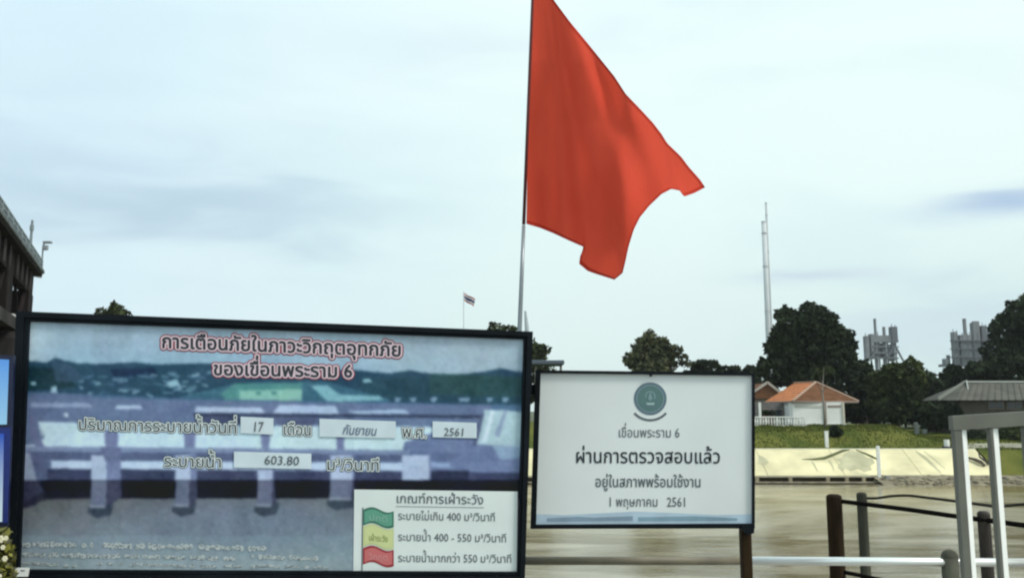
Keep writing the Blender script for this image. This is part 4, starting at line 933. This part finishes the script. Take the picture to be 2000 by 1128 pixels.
t_ = P2(1002, 1030, -.05); MB().bar((t_.x, t_.y, -.05), (t_.x, t_.y, zat(760, t_.y)), .055, .05, up=Vector((0, 1, 0)), bev=.006).build('leg', m_brownpost, b2)
MB().bar(P2(1000, 760, -.025), P2(1060, 760, -.025), .05, .03).build('bracket', m_frame, b2)
# emblem: disc, ring, simplified figure and ribbon
def disc(cx, cy, r0, r1, off, m, name, par, a0=0, a1=2 * math.pi, n=40):
    b = MB(); vs = []
    full = abs(a1 - a0 - 2 * math.pi) < 1e-6; k = n if full else n + 1
    for i in range(k):
        a_ = a0 + (a1 - a0) * i / n; vs += [P2(cx + r1 * math.cos(a_), cy + r1 * math.sin(a_), off), P2(cx + r0 * math.cos(a_), cy + r0 * math.sin(a_), off)]
    fs = [(2 * i, 2 * i + 1, (2 * i + 3) % (2 * k), (2 * i + 2) % (2 * k)) for i in range(n)]
    b.add(vs, fs); return b.build(name, m, par)
m_e1 = mat('emblem_blue_grey', (0.105, 0.16, 0.20), .5); m_e2 = mat('emblem_teal', (0.085, 0.17, 0.165), .5); m_e3 = mat('emblem_pale', (0.20, 0.30, 0.31), .5)
em = disc(1270, 778, .01, 32, .0015, m_e1, 'emblem', b2)
disc(1270, 778, .01, 24, .0025, m_e2, 'emblem_field', em); disc(1270, 778, 25.5, 27, .0026, m_e3, 'emblem_ring', em)
disc(1270, 773, 8, 10, .0032, m_e3, 'emblem_curl', em, math.pi * .9, math.pi * 2.2, 16); disc(1270, 781, 13, 15, .0033, m_e1, 'emblem_wave', em, .1, 2.6, 16)
sheet(P2, [(1262, 786), (1279, 786), (1277, 790), (1264, 790)], .0036).build('emblem_bar', mat('emblem_bar_pale', (.34, .46, .46), .5), em)
sheet(P2, [(1266, 778), (1270, 764), (1274, 778), (1270, 782)], .0038).build('emblem_flame', m_e3, em)
disc(1270, 778, 39.5, 44, .0015, m_inkgrey, 'ribbon', b2, math.radians(42), math.radians(138), 24)
write(P2, 'เขื่อนพระราม 6', (1207, 853), (1328, 853.5), 26, m_inkgrey, b2, .004, .002)
write(P2, 'ผ่านการตรวจสอบแล้ว', (1123, 903), (1408, 904), 38, m_ink, b2, .012, .002)
write(P2, 'อยู่ในสภาพพร้อมใช้งาน', (1162, 950), (1370, 950.5), 29, m_inkgrey, b2, .012, .002)
write(P2, '1 พฤษภาคม   2561', (1187, 988), (1342, 988.5), 26, m_inkgrey, b2, .006, .002)
# pale blue landscape strip printed along the bottom
sheet(P2, [(1048, 1003), (1100, 1005), (1180, 1001), (1240, 998), (1320, 1001), (1400, 1005), (1470, 1003), (1470, 1022), (1047, 1024)], .0009).build('printed_footer', mat('footer_pale_blue', (.44, .56, .66), .5, vary=.15, vscale=8), b2)
sheet(P2, [(1068, 1011), (1130, 1008), (1160, 1010), (1236, 1007), (1236, 1016), (1068, 1018)], .0015).build('printed_footer_hills', mat('footer_hills', (.24, .33, .42), .5, vary=.2, vscale=8), b2)
sheet(P2, [(1246, 1009), (1300, 1008), (1358, 1007), (1440, 1011), (1440, 1016), (1246, 1017)], .0015).build('printed_footer_hills', mat('footer_hills2', (.22, .34, .42), .5, vary=.2, vscale=8), b2)

# ------------------------------------------------------------------ flag pole and red flag
D = 4.62
fp = at(1003, 1000, D); pole = thing('red_flag', 'large red warning flag flying from a leaning pole behind the boards', 'flag', (fp.x - .02, D, 0))
def polex(y): return 1040 - (y / 640) * 25 if y < 640 else 1015 - (y - 640) * .045
pts = [at(polex(y), y, D) for y in (-90, 0, 200, 437)]
MB().tube([at(polex(y), y, D) for y in (440, 560, 640, 900)] + [(at(polex(1100), 1100, D).x - .05, D, 0)], [.0095, .0115, .0125, .013, .014], 14).build('pole', m_steel, pole, smooth=True)
MB().tube([at(polex(y), y, D) for y in (-90, 0, 200, 438)], [.0075, .008, .0088, .0095], 14).build('sleeve', m_sleeve, pole, smooth=True)
MB().sphere(at(polex(-95), -95, D), .022).build('finial', m_steel, pole)
MB().tube([at(1026, 607, D + .03), at(1029, 640, D + .03), at(1030, 700, D + .03)], [.006, .012, .013], 10).build('loose_wrap', mat('pale_cloth_wrap', (.60, .64, .66), .7), pole)
def resample(pl, n):
    pl = np.array(pl, float); d = np.r_[0, np.cumsum(np.hypot(*np.diff(pl, axis=0).T))]; t_ = np.linspace(0, d[-1], n)
    return np.stack([np.interp(t_, d, pl[:, 0]), np.interp(t_, d, pl[:, 1])], 1)
nu, nv = 90, 70
Tp = resample([(1043, -62), (1083, 3), (1112, 42), (1150, 88), (1200, 150), (1222, 184), (1250, 213), (1275, 240), (1292, 262), (1303, 280), (1330, 306), (1345, 326), (1368, 352), (1377, 366)], nu)
Bt = resample([(1028, 437), (1055, 445), (1080, 455), (1110, 469), (1142, 483), (1133, 500), (1131, 515), (1148, 529), (1165, 535), (1200, 546)], nu)
Lf = resample([(1043, -62), (1040, 0), (1032, 220), (1028, 437)], nv)
Rt = resample([(1377, 366), (1356, 377), (1336, 384), (1327, 372), (1311, 369), (1292, 379), (1268, 402), (1250, 424), (1238, 448), (1228, 480), (1222, 508), (1216, 533), (1200, 546)], nv)
BtS = resample([(1028, 437), (1055, 445), (1080, 455), (1112, 473), (1140, 498), (1165, 524), (1200, 546)], nu)
RtS = resample([(1377, 366), (1348, 371), (1320, 370), (1292, 379), (1268, 402), (1250, 424), (1238, 448), (1228, 480), (1222, 508), (1216, 533), (1200, 546)], nv)
FV = []; 
for j in range(nv):
    v = j / (nv - 1)
    for i in range(nu):
        u = i / (nu - 1)
        p_ = (1 - v) * Tp[i] + v * (BtS[i] + (Bt[i] - BtS[i]) * v ** 11) + (1 - u) * Lf[j] + u * (RtS[j] + (Rt[j] - RtS[j]) * u ** 11) - ((1 - u) * (1 - v) * Tp[0] + u * (1 - v) * Tp[-1] + (1 - u) * v * Bt[0] + u * v * Bt[-1])
        x, y = p_; r = math.hypot(x - 1042, y + 140); ph = math.atan2(x - 1042, y + 140)
        k = min(1, r / 500) * min(1, u * 4)
        dep = k * (.040 * math.sin(ph * 13 + .8) + .024 * math.sin(ph * 27 + u * 3 + 1.2) + .008 * math.sin(ph * 61 + v * 5)) 
        xf = 1232 - .03 * (y - 300); q_ = (x - xf) / 14.0; sp = 14.0 * (math.log1p(math.exp(min(q_, 40))))
        dep += -.0008 * (x - 1042) * min(1, u * 3) + .0030 * sp * min(1, max(0, (y - 60) / 160))
        wf = min(1, max(0, (y - 120) / 120)); dep += -.055 * wf * math.tanh((x - xf + 26) / 20)
        wg = math.exp(-((y - 410) / 90.0) ** 2); dep += -.05 * wg * math.tanh((x - 1188) / 16)
        dep += .012 * u * math.sin(x * .05 + y * .03) + .018 * max(0, v - .75) * 4 * math.sin(x * .07 + 1)
        FV.append(at(x, y, D + dep))
b = MB(); b.v = [tuple(p) for p in FV]; b.f = [(j * nu + i, (j + 1) * nu + i, (j + 1) * nu + i + 1, j * nu + i + 1) for j in range(nv - 1) for i in range(nu - 1)]
fm = mat('red_flag_cloth', (0.80, 0.092, 0.050), .8, trans=.34, spec=.12, bump=.55, bscale=7, bdist=.022, stretch=(1, 1, .45), vary=.16, vscale=2.5)
cl_ = b.build('cloth', fm, pole, smooth=True)
hm_ = mat('red_hem_cloth', (0.50, 0.04, 0.022), .85, trans=.12, spec=.1)
G = np.array([tuple(p) for p in FV]).reshape(nv, nu, 3); cm = np.array((0, -.0025, 0))
for strip in (G[0:2, :], G[nv - 2:nv, :], G[:, nu - 2:nu].transpose(1, 0, 2)):
    a_, b_ = strip[0], strip[1]; n_ = len(a_); hb2 = MB()
    hb2.add([tuple(p + cm) for p in a_] + [tuple(p + cm) for p in b_], [(i, i + 1, n_ + i + 1, n_ + i) for i in range(n_ - 1)])
    hb2.build('hem', hm_, cl_, smooth=True)

# ------------------------------------------------------------------ rails, posts and ropes in front of the river
D = 4.95
rg = thing('pipe_rail', 'white painted pipe handrail right of the white board', 'railing', (xat(1660, 1093, D), D, 0))
zr = zat(1094, D)
MB().tube([(xat(1466, 1094, D), D, zr), (xat(2120, 1094, D), D, zr - .012)], .0225, 24).build('pipe', m_chrome, rg, smooth=True)
MB().bar((xat(2118, 1094, D), D + .03, 0), (xat(2118, 1094, D), D + .03, zr + .02), .05, .05, up=Vector((0, 1, 0))).build('post', m_chrome, rg)
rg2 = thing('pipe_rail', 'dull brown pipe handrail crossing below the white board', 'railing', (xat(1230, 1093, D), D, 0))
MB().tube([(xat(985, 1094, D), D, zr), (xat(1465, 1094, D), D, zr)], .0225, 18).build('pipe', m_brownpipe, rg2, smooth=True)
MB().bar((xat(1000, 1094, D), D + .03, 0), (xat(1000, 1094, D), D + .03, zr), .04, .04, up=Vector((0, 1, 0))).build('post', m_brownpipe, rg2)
c = at(1855, 1090, D); q = thing('concrete_bollard', 'round topped grey post at the end of the white rail', 'post', (c.x, D, 0))
rr = 15.5 * D / F; MB().tube([(c.x, D, -.02), (c.x, D, zat(1088, D))], rr, 20).build('shaft', mat('bollard_green_grey', (.095, .095, .07), .85, spec=.2, vary=.4, vscale=8, bump=.3, bscale=30), q, smooth=True)
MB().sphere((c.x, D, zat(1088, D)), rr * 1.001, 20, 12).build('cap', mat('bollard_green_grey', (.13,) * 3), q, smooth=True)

def wood_post(px0, px1, ytop, D, m, lab):
    c = at((px0 + px1) / 2, ytop, D); wd = (px1 - px0) * D / F
    q = thing('rope_post', lab, 'post', (c.x, D, 0), 'posts carrying the ropes')
    r = wd / 2; n_ = 14
    MB().tube([(c.x, D, -.02), (c.x, D, .5), (c.x, D, c.z - .012), (c.x, D, c.z)], [r * 1.04, r, r, r * .86], n_).build('shaft', m, q, smooth=False)
    MB().tube([(c.x, D, c.z), (c.x, D, c.z + .006)], [r * .8, r * .6], n_).build('cap', m, q)
    return q
wood_post(1614, 1643, 966, 6.3, m_brownpost, 'thick dark brown post where the black rope begins')
wood_post(1673, 1692, 962, 7.8, m_greypost, 'slimmer grey green post just right of the thick brown post')
wood_post(1909, 1932, 999, 5.5, mat('black_brown_wood', (.032, .022, .014), .7, vary=.5, vscale=9, bump=.4), 'dark post seen between the bars of the gate')
wood_post(2086, 2114, 1018, 5.0, m_brownpost, 'brown post outside the right edge where the black rope ends')
wood_post(2078, 2100, 966, 6.3, m_greypost, 'grey post outside the right edge where the thin rope ends')
def rope(lab, pts, r, m, group='ropes between the posts'):
    P = [at(x, y, d) for x, y, d in pts]; Q = []
    for i in range(len(P) - 1):
        p0, p1_, p2, p3 = P[max(i - 1, 0)], P[i], P[i + 1], P[min(i + 2, len(P) - 1)]
        for k in range(8):
            t = k / 8; Q.append(.5 * ((2 * p1_) + (p2 - p0) * t + (2 * p0 - 5 * p1_ + 4 * p2 - p3) * t * t + (3 * p1_ - p0 - 3 * p2 + p3) * t ** 3))
    Q.append(P[-1]); o = MB().tube(Q, r, 10).build('rope', m, None, smooth=True)
    o['label'] = lab; o['category'] = 'rope'; o['group'] = group; return o
rope('taut black rope running down from the thick brown post to the right', [(1642, 978, 6.28), (1700, 985, 6.1), (1780, 995, 5.9), (1850, 1005, 5.7), (1910, 1013, 5.5), (1935, 1016, 5.45), (2000, 1025, 5.2), (2100, 1036, 5.0)], .0155, m_rope)
rope('thinner wavy rope starting from the grey green post', [(1690, 972, 7.8), (1712, 972, 7.7), (1740, 968, 7.6), (1775, 967, 7.4), (1810, 971, 7.2), (1860, 977, 7.0), (1920, 985, 6.7), (1950, 988, 6.6), (2000, 984, 6.5), (2090, 980, 6.3)], .0115, m_rope2)
rope('lower black rope near the foot of the thick brown post', [(1642, 1115, 6.28), (1672, 1121, 6.2), (1710, 1129, 6.1), (1800, 1146, 5.9), (1915, 1166, 5.5)], .014, m_rope)

# ------------------------------------------------------------------ grey gate on the right
Dg = 2.6; k = Dg / F
c = at(1872, 900, Dg); gate = thing('grey_gate', 'grey painted metal gate with sunlit highlights coloured along its bars at the right edge', 'gate', (c.x, Dg, 0))
def gx(px): return xat(px, 812, Dg)          # gate is vertical: x measured at its top edge
def vbar(px0, px1, pxe, ztop, zbot, name):
    x0_, x1_, x2_ = gx(px0), gx(px1), gx(pxe)
    MB().box(((x0_ + x1_) / 2, Dg + .011, (ztop + zbot) / 2), (x1_ - x0_, .022, ztop - zbot), bev=.003).build(name, m_gate, gate)
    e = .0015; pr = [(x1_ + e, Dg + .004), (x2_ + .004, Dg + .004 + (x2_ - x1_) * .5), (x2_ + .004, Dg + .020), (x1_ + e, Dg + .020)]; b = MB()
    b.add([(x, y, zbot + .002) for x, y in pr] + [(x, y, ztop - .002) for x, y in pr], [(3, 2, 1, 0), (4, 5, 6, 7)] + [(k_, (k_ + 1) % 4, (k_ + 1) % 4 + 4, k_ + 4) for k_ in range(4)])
    b.build('edge_highlight', m_gateedge, gate)  # added strip: sun on the bar's right side, put in as white colour
zt0 = zat(812, Dg); zt1 = zat(838, Dg); zbm = .12
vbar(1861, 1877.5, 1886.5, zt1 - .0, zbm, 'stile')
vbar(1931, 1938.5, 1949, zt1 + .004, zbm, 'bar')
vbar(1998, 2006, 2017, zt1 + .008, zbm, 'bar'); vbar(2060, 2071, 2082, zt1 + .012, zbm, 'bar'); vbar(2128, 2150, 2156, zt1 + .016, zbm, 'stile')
xL, xR = gx(1860), gx(2152); sl_ = .062
b = MB(); ys0, ys1 = Dg - .002, Dg + .026
zz0, zz1 = zt0, zt0 + (xR - xL) * sl_; hb_ = .041
b.add([(xL, ys0, zz0 - hb_), (xR, ys0, zz1 - hb_), (xR, ys0, zz1), (xL, ys0, zz0), (xL, ys1, zz0 - hb_), (xR, ys1, zz1 - hb_), (xR, ys1, zz1), (xL, ys1, zz0)],
      [(0, 1, 2, 3), (5, 4, 7, 6), (3, 2, 6, 7), (1, 0, 4, 5), (0, 3, 7, 4), (2, 1, 5, 6)])
b.build('top_rail', m_gate, gate)
MB().bar((xL, Dg + .02, .10), (xR, Dg + .02, .10), .045, .044).build('bottom_rail', m_gate, gate)
MB().bar((xR + .05, Dg + .02, -.02), (xR + .05, Dg + .02, 1.8), .07, .07, up=Vector((0, 1, 0))).build('hinge_post', m_gate, gate)
for z in (.4, 1.3): MB().tube([(xR + .012, Dg + .02, z), (xR + .012, Dg + .02, z + .1)], .012, 10).build('hinge', m_frame, gate)

# ------------------------------------------------------------------ blue banner and plant at the left edge
P3 = Plane((-3.2, 3.7), (xat(20, 860, 3.95), 3.95))
c = P3(-60, 1000); bn = thing('blue_banner', 'blue printed banner board with a navy frame cut off by the left edge', 'banner', (c.x, c.y, 0))
slab(P3, [(-330, 672), (27, 694), (14, 1027), (-345, 1040)], 0, .03).build('frame_sheet', mat('navy_frame', (.006, .010, .05), .4, vary=.4, vscale=4), bn)
def grad_mat(name, c0, c1, z0, z1):
    m = bpy.data.materials.new(name); m.use_nodes = True; t = m.node_tree; b = t.nodes['Principled BSDF']; b.inputs['Roughness'].default_value = .4
    g_ = t.nodes.new('ShaderNodeTexCoord'); s_ = t.nodes.new('ShaderNodeSeparateXYZ'); mr = t.nodes.new('ShaderNodeMapRange'); r = t.nodes.new('ShaderNodeValToRGB')
    t.links.new(g_.outputs['Object'], s_.inputs[0]); t.links.new(s_.outputs['Z'], mr.inputs[0]); mr.inputs['From Min'].default_value = z0; mr.inputs['From Max'].default_value = z1
    t.links.new(mr.outputs[0], r.inputs[0]); e = r.color_ramp.elements; e[0].color = (*c0, 1); e[1].color = (*c1, 1); t.links.new(r.outputs[0], b.inputs['Base Color']); return m
slab(P3, [(-300, 684), (17.5, 702), (13, 828), (-305, 838)], .004, .003).build('picture_panel', grad_mat('sky_blue_print', (.30, .55, .78), (.10, .30, .75), P3(0, 828).z, P3(0, 702).z), bn)
slab(P3, [(-305, 842), (21, 834), (15, 1020), (-330, 1030)], .006, .003).build('lower_panel', mat('royal_blue_print', (.006, .02, .17), .4, vary=.5, vscale=6), bn)
slab(P3, [(-200, 852), (7.5, 846), (4, 1018), (-205, 1022)], .011, .003).build('pale_strip', grad_mat('pale_strip_print', (.62, .74, .78), (.02, .08, .45), P3(0, 1018).z, P3(0, 850).z), bn)
for px in (-260, -20):
    t_ = P3(px, 1030, -.02); MB().bar((t_.x, t_.y, -.02), (t_.x, t_.y, zat(1030, 3.9) + .3), .04, .03, up=Vector((0, 1, 0))).build('leg', m_frame, bn)
# yellow-green plant in front of it
Dp = 3.75; c = at(-35, 1120, Dp); q = thing('flowering_plant', 'yellow green plant with pale cream blooms at the lower left corner', 'plant', (c.x, Dp, 0))
zc = zat(1085, Dp)
V, Fc = leaves([((at(-30, 1085, Dp).x, Dp, zc), (.115, .11, .12)), ((at(-60, 1110, Dp).x, Dp + .02, zc - .08), (.16, .13, .14)), ((at(-25, 1135, Dp).x, Dp, zc - .12), (.10, .11, .12))], 2600, .022, .4)
b = MB(); b.v = [tuple(v) for v in V]; b.f = Fc; b.build('foliage', mat('yellow_green_leaf', (.20, .19, .03), .5, island=.6, vary=.6, vscale=18, dark=(.05, .05, .012), trans=.2), q)
for (px, py, r) in ((1, 1052, .011), (12, 1050, .007), (6, 1068, .007), (10, 1090, .008), (-14, 1060, .012), (-25, 1085, .011), (0, 1124, .006), (-45, 1100, .012)):
    p_ = at(px, py, Dp - .10); fl = MB().sphere(p_, r * .5, 8, 6)
    for a_ in range(6):
        d_ = Vector((math.cos(a_ * 1.047), -.3, math.sin(a_ * 1.047))); fl.sphere(p_ + d_ * r * .9, r * .62, 8, 5, (1, .5, 1))
    fl.build('bloom', mat('cream_petal', (.72, .66, .46), .6), q)
MB().tube([(c.x + .04, Dp, 0), (c.x + .04, Dp, zc - .30), (c.x + .04, Dp, zc - .22)], [.10, .15, .16], 20).build('pot', mat('dark_glazed_pot', (.03, .022, .015), .3), q, smooth=True)
MB().tube([(c.x + .04, Dp, zc - .24), (c.x + .06, Dp, zc - .05)], [.02, .012], 8).build('stem', m_bark, q)

# thin air: far chimneys and plants fade a little
hz = bpy.data.materials.new('thin_haze'); hz.use_nodes = True; t = hz.node_tree
for n_ in list(t.nodes):
    if n_.type == 'BSDF_PRINCIPLED': t.nodes.remove(n_)
pv = t.nodes.new('ShaderNodeVolumePrincipled'); pv.inputs['Color'].default_value = (.93, .97, 1, 1); pv.inputs['Density'].default_value = .00014
t.links.new(pv.outputs[0], t.nodes['Material Output'].inputs['Volume'])
MB().box((0, 650, 102), (2500, 1900, 218.8)).build('haze', hz, kind='stuff', label='thin pale haze over the whole river scene', category='haze')

# drop helper properties
for o in bpy.data.objects:
    if '_o' in o: del o['_o']
